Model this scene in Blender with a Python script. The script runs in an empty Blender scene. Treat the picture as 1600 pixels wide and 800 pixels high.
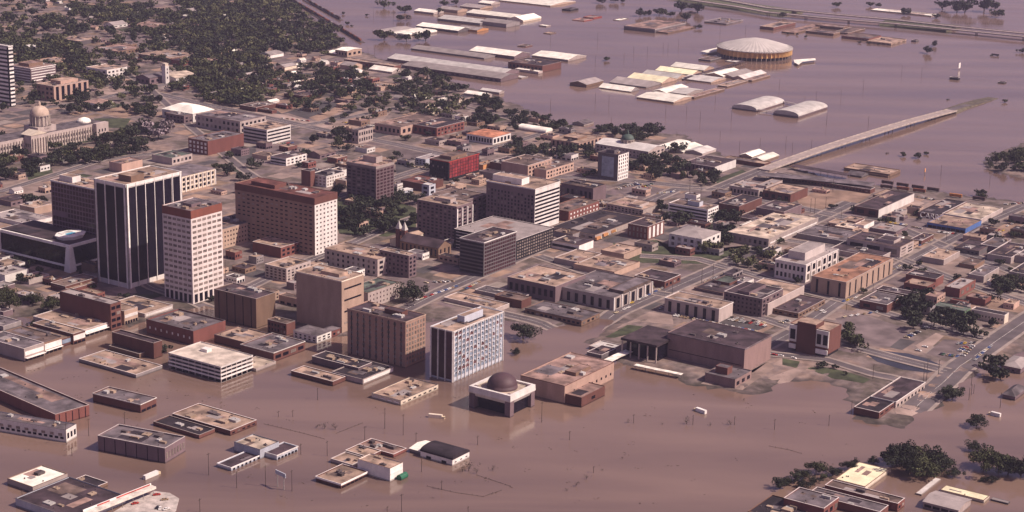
import bpy, math, random, re
import numpy as np
from mathutils import Vector, Matrix
random.seed(7); rng = np.random.default_rng(7)
SC = bpy.context.scene; COL = SC.collection
# ---------------------------------------------------------------- camera, sky, sun, exposure
F_PX, TILT, ROLL, GRID, CAM_H = 2846.0, math.radians(15.35), math.radians(-1.17), math.radians(34.3), 500.0
cam = bpy.data.objects.new('camera', bpy.data.cameras.new('camera')); COL.objects.link(cam); SC.camera = cam
cam.data.sensor_width = 36; cam.data.lens = F_PX / 1600 * 36; cam.data.clip_start = 5; cam.data.clip_end = 60000
CR, SR, CT, ST = math.cos(ROLL), math.sin(ROLL), math.cos(TILT), math.sin(TILT)
RIGHT0, UP0, FWD = Vector((1, 0, 0)), Vector((0, ST, CT)), Vector((0, CT, -ST))
RIGHT = RIGHT0 * CR - UP0 * SR; UP = RIGHT0 * SR + UP0 * CR
cam.matrix_world = Matrix(((RIGHT.x, UP.x, -FWD.x, 0), (RIGHT.y, UP.y, -FWD.y, 0), (RIGHT.z, UP.z, -FWD.z, CAM_H), (0, 0, 0, 1)))
CAMP = Vector((0, 0, CAM_H))
SUN_AZ, SUN_EL = math.radians(104), math.radians(46)       # azimuth clockwise from the view direction (+Y)
w = bpy.data.worlds.new('World'); SC.world = w; w.use_nodes = True
nt = w.node_tree; nt.nodes.clear()
sky = nt.nodes.new('ShaderNodeTexSky'); sky.sky_type = 'NISHITA'; sky.sun_disc = False
sky.sun_elevation = SUN_EL; sky.sun_rotation = SUN_AZ; sky.air_density = 1.0; sky.dust_density = 3.0
tint = nt.nodes.new('ShaderNodeMix'); tint.data_type = 'RGBA'; tint.blend_type = 'MULTIPLY'; tint.inputs[0].default_value = 1
tint.inputs[7].default_value = (1.17, 0.77, 0.99, 1)
bg = nt.nodes.new('ShaderNodeBackground'); bg.inputs[1].default_value = 0.072
wo = nt.nodes.new('ShaderNodeOutputWorld')
nt.links.new(sky.outputs[0], tint.inputs[6]); nt.links.new(tint.outputs[2], bg.inputs[0]); nt.links.new(bg.outputs[0], wo.inputs[0])
sl = bpy.data.lights.new('sun', 'SUN'); sl.energy = 5.0; sl.angle = math.radians(0.5); sl.color = (1.0, 0.86, 0.74)
so = bpy.data.objects.new('sun', sl); COL.objects.link(so); so.location = (800, 1500, 900)
sd = Vector((math.sin(SUN_AZ) * math.cos(SUN_EL), math.cos(SUN_AZ) * math.cos(SUN_EL), math.sin(SUN_EL)))
so.rotation_euler = sd.to_track_quat('Z', 'Y').to_euler()
vs = SC.view_settings; vs.view_transform = 'Standard'; vs.look = 'None'; vs.exposure = 0.3; vs.gamma = 1; vs.use_curve_mapping = False
SC.cycles.max_bounces = 5; SC.cycles.volume_bounces = 0

HAZE_D = 0.000036
# ---------------------------------------------------------------- projection between the map and the view used to survey the town
def unproj(px, py, z=0.0):
    d = FWD * F_PX + RIGHT * (px - 800) - UP * (py - 400)
    t = (z - CAM_H) / d.z
    return CAMP + d * t
def proj(p):
    q = Vector(p) - CAMP; dz = q.dot(FWD)
    return (800 + F_PX * q.dot(RIGHT) / dz, 400 - F_PX * q.dot(UP) / dz)
def T(tile, x, y):
    if tile == 'f': return (x, y)
    return (int(tile[1]) * 400 + x / 4, int(tile[0]) * 200 + y / 4)
AX = Vector((math.sin(GRID), math.cos(GRID), 0)); BX = Vector((-math.cos(GRID), math.sin(GRID), 0))
GANG = math.atan2(AX.y, AX.x)

# ---------------------------------------------------------------- land and water
LAND_PX = [(-500,500),(-60,500),(60,492),(120,500),(200,505),(270,488),(330,470),(345,476),(430,500),(520,520),(600,520),(670,500),(760,495),(800,500),(845,512),
 (900,500),(950,492),(985,500),(960,520),(935,538),(960,556),(1010,572),(1095,598),(1165,612),(1215,592),(1260,590),(1330,603),(1358,640),(1400,652),(1425,645),(1468,612),(1490,592),(1540,565),(1600,545),(1750,500),
 (1900,380),(1700,330),(1600,318),(1460,300),(1350,290),(1270,276),(1215,258),(1130,243),(1060,212),(990,205),(925,203),(880,196),(850,186),(800,165),(770,150),(740,142),(700,128),(625,104),(560,82),(520,60),(480,25),(448,0),(430,-25),(380,-90),(200,-140),(-200,-140),(-900,-100)]
ISLANDS = [[(1345,655),(1400,660),(1478,612),(1470,598),(1400,600),(1350,630)], [(1538,258),(1560,240),(1600,226),(1680,215),(1750,260),(1640,284),(1570,272)]]
def inpoly(x, y, P):
    x = np.asarray(x, float); y = np.asarray(y, float); r = np.zeros(x.shape, bool); n = len(P)
    for i in range(n):
        x0, y0 = P[i]; x1, y1 = P[(i + 1) % n]
        if y0 == y1: continue
        c = ((y0 > y) != (y1 > y)) & (x < (x1 - x0) * (y - y0) / (y1 - y0) + x0); r ^= c
    return r
LANDW = [[tuple(unproj(a, b, 0)[:2]) for a, b in P] for P in [LAND_PX] + ISLANDS]
LAND_Z = 1.6
def sdist(x, y):
    x = np.asarray(x, float); y = np.asarray(y, float); best = np.full(x.shape, 1e9); ins = np.zeros(x.shape, bool)
    for P in LANDW:
        ins |= inpoly(x, y, P)
        for i in range(len(P)):
            ax, ay = P[i]; bx, by = P[(i + 1) % len(P)]; dx, dy = bx - ax, by - ay; L = dx * dx + dy * dy + 1e-9
            t = np.clip(((x - ax) * dx + (y - ay) * dy) / L, 0, 1)
            best = np.minimum(best, np.hypot(x - ax - t * dx, y - ay - t * dy))
    return np.where(ins, best, -best)
def terrain(x, y):
    x = np.asarray(x, float); y = np.asarray(y, float)
    wob = 4 * np.sin(x * .09 + 1.3 * np.sin(y * .05)) + 3 * np.sin(y * .13 + x * .03) + 3 * np.sin(x * .31 + 2 * np.sin(y * .17)) + 2.5 * np.sin(y * .37 + x * .11)
    s = np.clip((sdist(x, y) + wob + 8) / 22, -1.5, 1)
    return np.where(s > 0, LAND_Z * s * s * (3 - 2 * s), 2.2 * s)
GX0, GY0, GST, GNX, GNY = -1700.0, 950.0, 9.0, 400, 400
_gx, _gy = np.meshgrid(GX0 + GST * np.arange(GNX), GY0 + GST * np.arange(GNY))
GZ = terrain(_gx.ravel(), _gy.ravel()).reshape(_gx.shape)
def gz(x, y):
    """height of the ground mesh: bilinear over its own 9 m grid"""
    fx, fy = (x - GX0) / GST, (y - GY0) / GST; i, j = int(fx), int(fy)
    if not (0 <= i < GNX - 1 and 0 <= j < GNY - 1): return float(terrain(np.array([x]), np.array([y]))[0])
    u, v = fx - i, fy - j
    return float((GZ[j, i] * (1 - u) + GZ[j, i + 1] * u) * (1 - v) + (GZ[j + 1, i] * (1 - u) + GZ[j + 1, i + 1] * u) * v)

# ---------------------------------------------------------------- materials
MATS = {}
def mat(name, col, rough=.85, amp=.25, scale=.15, col2=None, fine=1.2, spec=.3, metal=0, bump=0, streak=False, rnd=.18, wet=False):
    if name in MATS: return MATS[name]
    m = bpy.data.materials.new(name); m.use_nodes = True; t = m.node_tree; N = t.nodes; L = t.links
    b = N['Principled BSDF']; b.inputs['Roughness'].default_value = rough; b.inputs['Metallic'].default_value = metal
    b.inputs['Specular IOR Level'].default_value = spec
    geo = N.new('ShaderNodeNewGeometry'); n1 = N.new('ShaderNodeTexNoise'); n1.inputs['Scale'].default_value = scale; n1.inputs['Detail'].default_value = 4
    mp = N.new('ShaderNodeMapping'); L.new(geo.outputs['Position'], mp.inputs[0]); L.new(mp.outputs[0], n1.inputs['Vector'])
    if streak: mp.inputs['Scale'].default_value = (1.3, 1.3, .4)
    n2 = N.new('ShaderNodeTexNoise'); n2.inputs['Scale'].default_value = fine; L.new(geo.outputs['Position'], n2.inputs['Vector'])
    r1 = N.new('ShaderNodeValToRGB'); e = r1.color_ramp.elements; e[0].position = .35; e[1].position = .68
    c2 = col2 or tuple(c * (1 - amp * 1.6) for c in col)
    e[0].color = (*c2, 1); e[1].color = (*[min(1, c * (1 + amp * .5)) for c in col], 1)
    L.new(n1.outputs['Fac'], r1.inputs[0])
    oi = N.new('ShaderNodeObjectInfo'); ad = N.new('ShaderNodeMath'); ad.operation = 'MULTIPLY_ADD'; ad.inputs[1].default_value = rnd * 2; ad.inputs[2].default_value = 1 - rnd - .2
    L.new(oi.outputs['Random'], ad.inputs[0])
    a2 = N.new('ShaderNodeMath'); a2.operation = 'MULTIPLY_ADD'; a2.inputs[1].default_value = .4; L.new(n2.outputs['Fac'], a2.inputs[0]); L.new(ad.outputs[0], a2.inputs[2])
    hs = N.new('ShaderNodeHueSaturation'); L.new(a2.outputs[0], hs.inputs['Value']); L.new(r1.outputs[0], hs.inputs['Color'])
    out = hs.outputs[0]
    if wet:    # the stained, soaked band above the flood line
        sp = N.new('ShaderNodeSeparateXYZ'); L.new(geo.outputs['Position'], sp.inputs[0]); wr = N.new('ShaderNodeMapRange'); wr.inputs[1].default_value = .7; wr.inputs[2].default_value = 1.2; wr.inputs[3].default_value = .5; L.new(sp.outputs[2], wr.inputs[0])
        h2 = N.new('ShaderNodeHueSaturation'); L.new(wr.outputs[0], h2.inputs['Value']); L.new(out, h2.inputs['Color']); out = h2.outputs[0]
    L.new(out, b.inputs['Base Color'])
    if bump:
        bp = N.new('ShaderNodeBump'); bp.inputs['Strength'].default_value = bump; L.new(n2.outputs['Fac'], bp.inputs['Height']); L.new(bp.outputs[0], b.inputs['Normal'])
    MATS[name] = m; return m
PAL = dict(
 white=(.70,.66,.62), cream=(.64,.55,.44), conc=(.38,.315,.29), tan=(.40,.285,.22), pink=(.44,.30,.24), grey=(.24,.21,.21), dgrey=(.11,.095,.10),
 brick=(.175,.066,.055), civic=(.29,.195,.18), umber=(.34,.215,.165), dbrick=(.13,.055,.045), brown=(.19,.12,.085), mauve=(.165,.115,.125), red=(.42,.05,.04), rust=(.19,.065,.045), pale=(.60,.53,.50), lilac=(.20,.13,.16), green=(.10,.16,.10), bluep=(.42,.44,.49), orange=(.50,.24,.10),
 black=(.012,.010,.015), olive=(.14,.15,.10), blue=(.06,.12,.30), ltan=(.52,.40,.29))
ROOFS = dict(rtan=(.36,.255,.195), rltan=(.53,.43,.34), rgrey=(.145,.12,.13), rlgrey=(.29,.25,.24), rdark=(.032,.023,.030), rbrown=(.15,.105,.09), rwhite=(.80,.76,.66), rpink=(.30,.195,.165), rgreen=(.10,.12,.10), rrust=(.16,.06,.05), rrust2=(.33,.17,.11), rorange=(.52,.22,.13), rmauve=(.058,.038,.046), ryel=(.80,.74,.50), rsilver=(.50,.47,.44))
def wm(k):
    if k in PAL: return mat('wall_' + k, PAL[k], 0.85, .10, .12, streak=True, wet=True)
    return mat('roof_' + k, ROOFS[k], .9, .16 if k in ('rwhite', 'rsilver', 'ryel', 'rlgrey') else .38, .09, fine=.7)
GLASS = mat('window_glass', (.010, .008, .015), .12, .2, .3, spec=.14, rnd=.3)
GLASSP = mat('window_plum', (.045, .018, .024), .2, .2, .3, spec=.25, rnd=.3)
GLASSB = mat('window_blind', (.22, .18, .16), .4, .2, .3, spec=.4, rnd=.4)
STEEL = mat('steel', (.30, .28, .27), .5, .2, 1, metal=.2)
WOODP = mat('pole_wood', (.07, .05, .04), .9)

# ---------------------------------------------------------------- helpers
class MB:
    def __init__(s): s.v = []; s.f = []
    def add(s, v, f):
        o = len(s.v); s.v += [tuple(p) for p in v]; s.f += [tuple(i + o for i in q) for q in f]
    def box(s, x0, y0, z0, x1, y1, z1):
        s.add([(x0,y0,z0),(x1,y0,z0),(x1,y1,z0),(x0,y1,z0),(x0,y0,z1),(x1,y0,z1),(x1,y1,z1),(x0,y1,z1)],
              [(0,3,2,1),(4,5,6,7),(0,1,5,4),(1,2,6,5),(2,3,7,6),(3,0,4,7)])
    def cyl(s, x, y, z0, z1, r0, r1=None, n=8):
        r1 = r0 if r1 is None else r1; v = []
        for z, r in ((z0, r0), (z1, r1)): v += [(x + r * math.cos(6.2832 * i / n), y + r * math.sin(6.2832 * i / n), z) for i in range(n)]
        s.add(v, [tuple(range(n))[::-1], tuple(range(n, 2 * n))] + [(i, (i + 1) % n, n + (i + 1) % n, n + i) for i in range(n)])
    def tube(s, p, q, r0, r1, n=5):
        p = Vector(p); q = Vector(q); d = (q - p).normalized(); a = d.orthogonal().normalized(); b = d.cross(a); v = []
        for c, r in ((p, r0), (q, r1)): v += [c + a * r * math.cos(6.2832 * i / n) + b * r * math.sin(6.2832 * i / n) for i in range(n)]
        s.add(v, [tuple(range(n))[::-1], tuple(range(n, 2 * n))] + [(i, (i + 1) % n, n + (i + 1) % n, n + i) for i in range(n)])
    def lathe(s, prof, n=32, cx=0, cy=0):
        v = []; k = len(prof)
        for i in range(n):
            a = 6.28318530718 * i / n; v += [(cx + r * math.cos(a), cy + r * math.sin(a), z) for r, z in prof]
        f = [(i * k + j, ((i + 1) % n) * k + j, ((i + 1) % n) * k + j + 1, i * k + j + 1) for i in range(n) for j in range(k - 1)]
        s.add(v, f)
    def mesh(s, name):
        me = bpy.data.meshes.new(name); me.from_pydata(s.v, [], s.f); me.update(); return me
def ob(name, me, m=None, parent=None, loc=None, rz=None):
    if isinstance(me, MB): me = me.mesh(name)
    if m is not None and not me.materials: me.materials.append(m)
    o = bpy.data.objects.new(name, me); COL.objects.link(o)
    if parent: o.parent = parent
    if loc is not None: o.location = loc
    if rz is not None: o.rotation_euler = (0, 0, rz)
    return o
def empty(name, loc, rz=0):
    o = bpy.data.objects.new(name, None); COL.objects.link(o); o.location = loc; o.rotation_euler = (0, 0, rz); return o
PENDING = []; LMS = []
def tag(o, label, cat, group=None, lm=None):
    """label starting with '=' is complete; otherwise a place is worked out from the nearest landmark of the town"""
    o['category'] = cat
    if group: o['group'] = group
    if label[0] == '=': o['label'] = label[1:]
    else: PENDING.append((o, label))
    if lm:
        p = o.matrix_world.translation if o.parent else o.location
        LMS.append((lm, proj(p)))
    return o
def copy_tree(o, parent=None):
    c = o.copy(); COL.objects.link(c)
    if parent: c.parent = parent
    for ch in o.children: copy_tree(ch, c)
    return c
def setting(o): o['kind'] = 'structure'; return o
# ---------------------------------------------------------------- buildings
FOOT = []   # footprints already taken (x, y, radius)
TRIM = lambda: mat('white_trim', (.74, .70, .66), .8, .12)
def prism(W, D, zb, zt, par=.7, th=.4):
    """outer walls with a parapet, open top; the roof slab is a part of its own"""
    m = MB(); a, b = W / 2, D / 2; th = min(th, a * .3, b * .3); zi = zt - par - .15
    o = [(-a,-b),(a,-b),(a,b),(-a,b)]; i = [(-a+th,-b+th),(a-th,-b+th),(a-th,b-th),(-a+th,b-th)]
    v = [(x,y,zb) for x,y in o] + [(x,y,zt) for x,y in o] + [(x,y,zt) for x,y in i] + [(x,y,zi) for x,y in i]; f = []
    for k in range(4):
        n = (k + 1) % 4; f += [(k,n,4+n,4+k),(4+k,4+n,8+n,8+k),(8+k,8+n,12+n,12+k)]
    m.add(v, f); return m
def facade(spec, root, face, W, D, z0, z1):
    """face 'l' faces -x (the shaded fronts), face 'r' faces -y (the sunny fronts)"""
    if not spec or spec == '-': return
    for sp in spec.split('+'):
        M = re.match(r'([gsvof])(\d+)(?:x(\d+))?([PBWCLR]?)(?::(.*))?$', sp); k, r, c, col, ex = M.groups(); r = int(r); c = int(c or 0)
        e = [float(q) if q else None for q in (ex.split(',') if ex else [])] + [None] * 4
        L = D if face == 'l' else W
        def put(nm, pool, u, z, m, dep=.14):
            o = bpy.data.objects.new(nm, pool); COL.objects.link(o); o.parent = root
            if face == 'l': o.location = (-W / 2 - .12, u, z); o.rotation_euler = (0, 0, -math.pi / 2)
            else: o.location = (u, -D / 2 - .12, z)
            return o
        gm = {'P': GLASSP, 'B': GLASSB, 'W': TRIM(), 'C': mat('spandrel_blue', (.19, .235, .30), .5), 'L': mat('panel_pale_blue', (.33,.38,.45), .6), 'R': mat('panel_red', (.24,.032,.036), .75)}.get(col, GLASS)
        def pane(w_, h_, d=.12, m=gm, nm='window'):
            b = MB(); b.box(-w_/2, -d, -h_/2, w_/2, .1, h_/2); me = b.mesh(nm); me.materials.append(m); return me
        if k == 'g':
            fx, fy, mb, mt = e[0] or .5, e[1] or .52, e[2] if e[2] is not None else 1.0, e[3] if e[3] is not None else 1.4
            cw, ch = (L * .96) / c, (z1 - z0 - mb - mt) / r; me = pane(cw * fx, ch * fy); me2 = pane(cw * fx, ch * fy, m=GLASSB)
            pos = [(-L * .48 + cw * (j + .5), z1 - mt - ch * (i + .5)) for i in range(r) for j in range(c)]
            mixp = {'C': [me, me, me, me, me, pane(cw * fx, ch * fy, m=mat('panel_pale_blue', (.33,.38,.45), .6)), pane(cw * fx, ch * fy, m=mat('panel_maroon', (.14,.07,.075), .6))]}.get(col, [me] * 5 + [me2] if col == '' else [me])
            for n_, (u, z) in enumerate(pos[:100]): put('window', random.choice(mixp), u, z, gm)
            if len(pos) > 100:
                b = MB()
                for u, z in pos[100:]: b.box(u - cw*fx/2, -.12, z - ch*fy/2, u + cw*fx/2, .1, z + ch*fy/2)
                mm = b.mesh('window'); mm.materials.append(gm); o = put('windows_lower_floors', mm, 0, 0, gm); o['kind'] = 'stuff'
        elif k == 's':
            fy, mb, mt, fx = e[0] or .45, e[1] if e[1] is not None else 1.0, e[2] if e[2] is not None else 1.2, e[3] or .94
            ch = (z1 - z0 - mb - mt) / r; me = pane(L * fx, ch * fy)
            for i in range(r): put('window_band', me, 0, z1 - mt - ch * (i + .5), gm)
        elif k == 'v':
            fx, mb, mt = e[0] or .5, e[1] if e[1] is not None else 1.2, e[2] if e[2] is not None else 1.5
            cw = L * .96 / r; me = pane(cw * fx, z1 - z0 - mb - mt)
            for j in range(r): put('window', me, -L * .48 + cw * (j + .5), (z0 + mb + z1 - mt) / 2, gm)
        elif k == 'o':
            h = e[0] or 3.0; fx = e[1] or .75; cw = L * .96 / r; me = pane(cw * fx, h, nm='shopfront')
            for j in range(r): put('shopfront', me, -L * .48 + cw * (j + .5), z0 + .3 + h / 2, gm)
        elif k == 'f':
            fw = e[0] or .8; zt = z1 - (e[1] or .1); me = pane(fw, zt - z0 - (e[2] or 0), d=.7, m=TRIM(), nm='pilaster')
            for j in range(r + 1): put('pilaster', me, (-L / 2 + fw / 2) + (L - fw) * j / r, (zt + z0 + (e[2] or 0)) / 2, None)
UNIT_M = [('roof_unit_metal', (.42, .40, .38)), ('roof_unit_dark', (.10, .08, .08)), ('roof_unit_tan', (.35, .26, .19))]
def clutter(root, W, D, z, n, seed):
    R = random.Random(seed)
    for i in range(n):
        a = R.uniform(.8, min(3.2, W * .12)); b = R.uniform(.8, min(4.5, D * .12)); h = R.uniform(.7, 2.2)
        m = MB(); m.box(-a, -b, 0, a, b, h)
        if R.random() < .5: m.cyl(a * .3, 0, h, h + .7, .5)
        x, y = R.uniform(-.36, .36) * W, R.uniform(-.36, .36) * D
        nm, c = R.choice(UNIT_M); ob('rooftop_unit', m, mat(nm, c, .6, .2, .8), root, (x, y, z))
    if W * D > 250:
        for i in range(min(7, int(W * D / 220))):
            m = MB(); m.cyl(0, 0, 0, R.uniform(.5, 1.1), R.uniform(.3, .55), None, 7)
            ob('roof_vent', m, mat('roof_unit_dark', (.10, .08, .08), .6), root, (R.uniform(-.42, .42) * W, R.uniform(-.42, .42) * D, z))
def solve(tile, L, F, R, base, ang=None, slope_free=False):
    f = T(tile, *F); l = T(tile, *L); r = T(tile, *R)
    if isinstance(base, str): h = float(base[1:]); g = None
    else: h = None
    by = None if h else T(tile, 0, base)[1]
    bx = f[0]
    P = unproj(bx, by if by else f[1] + 15, 0)
    land = float(sdist([P.x], [P.y])[0]) > 4; g = LAND_Z if land else 0.0
    if h is None:
        lo, hi = .5, 160
        for _ in range(40):
            h = (lo + hi) / 2; q = unproj(*f, g + h); yb = proj((q.x, q.y, g))[1]
            if yb < by: lo = h
            else: hi = h
    F3, L3, R3 = (unproj(*p, g + h) for p in (f, l, r))
    if slope_free: bx_ = (L3 - F3); bx_.z = 0; D = bx_.length; u = bx_.normalized(); v = Vector((u.y, -u.x, 0)); W = abs((R3 - F3).dot(v))
    else: u, v = BX, AX; D = max(3, (L3 - F3).dot(u)); W = max(3, (R3 - F3).dot(v))
    C = F3 + u * D / 2 + v * W / 2
    return C, W, D, h, g, math.atan2(v.y, v.x), land
def building(tile, name, L, F, R, base, wall, roof, fl='-', fr='-', opts='', label='', lm=None, cat='building'):
    O = dict((q.split('=') + ['1'])[:2] for q in opts.split()); free = 'free' in O
    C, W, D, h, g, ang, land = solve(tile, L, F, R, base, slope_free=free)
    root = empty(name, (C.x, C.y, g), ang); FOOT.append((C.x, C.y, math.hypot(W, D) / 2, W, D, ang))
    zb = -1.6 if land else -3.5
    if 'lift' in O: zb = float(O['lift'])
    wmat, rmat = wm(wall), wm(roof); kind = O.get('roof', 'flat'); th = float(O.get('eave', 0))
    ridge = float(O.get('ridge', max(1.5, min(W, D) * .16)))
    seed = hash((round(C.x), round(C.y))) & 0xffff
    if kind == 'flat':
        par = float(O.get('par', .6)); ob('wall', prism(W, D, zb, h, par), wmat, root)
        m = MB(); m.box(-W/2 + .25, -D/2 + .25, h - par - .5, W/2 - .25, D/2 - .25, h - par); ob('roof', m, rmat, root)
        n = int(O.get('un', min(5, int(W * D / 260)))); clutter(root, W, D, h - par, n, seed)
        RR = random.Random(seed + 5)
        if 'cap' not in O and min(W, D) > 6:
            m = MB(); e = .12; t = .5; z = h + .02
            for x0, y0, x1, y1 in ((-W/2-e, -D/2-e, W/2+e, -D/2+t), (-W/2-e, D/2-t, W/2+e, D/2+e), (-W/2-e, -D/2+t+.01, -W/2+t, D/2-t-.01), (W/2-t, -D/2+t+.01, W/2+e, D/2-t-.01)): m.box(x0, y0, z, x1, y1, z + .14)
            ob('parapet_cap', m, wm(RR.choice(('conc', 'pale', 'dgrey', 'brown', 'pale'))), root)
        for i in range(min(5, int(W * D / 300))):
            a, b = RR.uniform(.06, .2) * W, RR.uniform(.06, .2) * D; x, y = RR.uniform(-.28, .28) * W, RR.uniform(-.28, .28) * D
            m = MB(); m.box(x - a, y - b, h - par + .004 + .003 * i, x + a, y + b, h - par + .03 + .003 * i); ob('roof_patch', m, wm(RR.choice(('rdark', 'rlgrey', 'rgrey', 'rbrown', 'rpink', roof))), root)
        if 'cap' in O:   # a projecting cornice band of another colour
            cz = float(O['cap']); cm = wm(O.get('capm', 'white')); m = MB(); e = float(O.get('capo', .35))
            for x0, y0, x1, y1 in ((-W/2-e, -D/2-e, W/2+e, -D/2-.01), (-W/2-e, D/2+.01, W/2+e, D/2+e), (-W/2-e, -D/2-.01, -W/2-.01, D/2+.01), (W/2+.01, -D/2-.01, W/2+e, D/2+.01)):
                m.box(x0, y0, h - cz, x1, y1, h + .15)
            ob('cornice', m, cm, root)
        if 'pent' in O:
            q = [float(v) for v in O['pent'].split(',')]  # x0,y0,x1,y1 as fractions, height
            x0, y0, x1, y1 = (q[0]-.5)*W, (q[1]-.5)*D, (q[2]-.5)*W, (q[3]-.5)*D
            m = prism(x1-x0, y1-y0, h - par, h - par + q[4], .3); p = ob('penthouse', m, wm(O.get('pm', wall)), root, ((x0+x1)/2, (y0+y1)/2, 0))
            m = MB(); m.box(-(x1-x0)/2+.2, -(y1-y0)/2+.2, h-par+q[4]-.7, (x1-x0)/2-.2, (y1-y0)/2-.2, h-par+q[4]-.3); ob('penthouse_roof', m, rmat, p)
    else:
        m = MB(); m.box(-W/2, -D/2, zb, W/2, D/2, h); e = .5
        if kind in ('A', 'B'):      # gable with its ridge along A (x) or B (y)
            if kind == 'A': g2 = [(-W/2, -D/2, h), (-W/2, D/2, h), (-W/2, 0, h + ridge), (W/2, -D/2, h), (W/2, D/2, h), (W/2, 0, h + ridge)]
            else: g2 = [(W/2, -D/2, h), (-W/2, -D/2, h), (0, -D/2, h + ridge), (W/2, D/2, h), (-W/2, D/2, h), (0, D/2, h + ridge)]
            m.add(g2, [(0, 1, 2), (3, 5, 4), (0, 2, 5, 3), (1, 4, 5, 2)])
            rm = MB(); t = .3; a, b = (W/2 + e, D/2 + e); rz = h + ridge + .25; ez = h - ridge * e / max(1, (D if kind == 'A' else W) / 2) + .25
            if kind == 'A': P = [(-a,-b,ez),(a,-b,ez),(a,0,rz),(-a,0,rz)]; Q = [(-a,0,rz),(a,0,rz),(a,b,ez),(-a,b,ez)]
            else: P = [(-a,-b,ez),(0,-b,rz),(0,b,rz),(-a,b,ez)]; Q = [(0,-b,rz),(a,-b,ez),(a,b,ez),(0,b,rz)]
            for S in (P, Q): rm.add(S + [(x, y, z - t) for x, y, z in S], [(0,1,2,3),(7,6,5,4),(0,4,5,1),(1,5,6,2),(2,6,7,3),(3,7,4,0)])
        elif kind == 'hip':
            rm = MB(); a, b = W/2 + e, D/2 + e; k = min(a, b) * float(O.get('hipk', 1)); rz = h + ridge
            if a > b: tp = [(-a + k, -(b-min(k,b)), rz), (a - k, -(b-min(k,b)), rz), (a - k, b-min(k,b), rz), (-a + k, b-min(k,b), rz)]
            else: tp = [(-(a-min(k,a)), -b + k, rz), (a-min(k,a), -b + k, rz), (a-min(k,a), b - k, rz), (-(a-min(k,a)), b - k, rz)]
            rm.add([(-a,-b,h+.05),(a,-b,h+.05),(a,b,h+.05),(-a,b,h+.05)] + tp, [(0,1,5,4),(1,2,6,5),(2,3,7,6),(3,0,4,7),(4,5,6,7),(3,2,1,0)])
        else:                       # barrel vault, axis along A or B
            rm = MB(); n = 12; half = (D if kind == 'barA' else W) / 2 + .3; ln = (W if kind == 'barA' else D) / 2 + .3; v = []
            for s_ in (-1, 1):
                for i in range(n + 1):
                    a = math.pi * i / n; q, z = -half * math.cos(a), h + .03 + ridge * math.sin(a) ** .8
                    v.append((s_ * ln, -q, z) if kind == 'barA' else (q, s_ * ln, z))
            f = [(i, i + 1, n + 2 + i, n + 1 + i) for i in range(n)] + [tuple(range(n + 1))[::-1], tuple(range(n + 1, 2 * n + 2))]
            rm.add(v, f)
        ob('wall', m, wmat, root); ob('roof', rm, rmat, root)
    for key, face in (('rw', 'r'), ('lw', 'l')):
        if key in O:      # a facing of another material over one front
            q = O[key].split(','); t_ = float(q[1]) if len(q) > 1 else 0; b_ = float(q[2]) if len(q) > 2 else 0; m = MB()
            if face == 'r': m.box(-W/2, -D/2 - .1, b_, W/2, -D/2 - .003, h - t_)
            else: m.box(-W/2 - .1, -D/2, b_, -W/2 - .003, D/2, h - t_)
            ob('end_wall' if face == 'r' else 'front_wall', m, wm(q[0]), root)
    z0 = 0.0
    facade(fl, root, 'l', W, D, z0 if zb < 0 else zb, h); facade(fr, root, 'r', W, D, z0 if zb < 0 else zb, h)
    if 'awn' in O:
        m = MB(); d = float(O['awn']); m.box(-W/2 + .3, -D/2 - d, 3.2, W/2 - .3, -D/2 - .05, 3.5); ob('awning', m, TRIM(), root)
    if 'canl' in O:
        m = MB(); d = float(O['canl']); m.box(-W/2 - d, -D/2 + .3, 3.0, -W/2 - .05, D/2 - .3, 3.35); ob('awning', m, TRIM(), root)
    tag(root, label, cat, lm=lm); root['dims'] = (W, D, h)
    return root
def rows(text):
    """tile name | Lx Ly Fx Fy Rx Ry base | wall roof | left right | options | label | landmark"""
    for ln in text.strip().splitlines():
        ln = ln.strip()
        if not ln or ln[0] == '#': continue
        p = [q.strip() for q in ln.split('|')] + ['', '', '']
        t, nm = p[0].split(); n = p[1].split(); b = n[6] if n[6][0] == 'h' else float(n[6]); n = [float(q) for q in n[:6]]
        wl, rf = p[2].split(); fl, fr = (p[3].split() + ['-', '-'])[:2]
        cat = 'building'
        for k, c in (('warehouse', 'warehouse'), ('house', 'house'), ('church', 'church'), ('garage', 'garage'), ('shop', 'shop'), ('shed', 'shed'), ('tower', 'tower'), ('hotel', 'hotel'), ('barn', 'barn')):
            if nm.endswith(k): cat = c; break
        building(t, nm, n[0:2], n[2:4], n[4:6], b, wl, rf, fl, fr, p[4], p[5], p[6] or None, cat)
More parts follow.
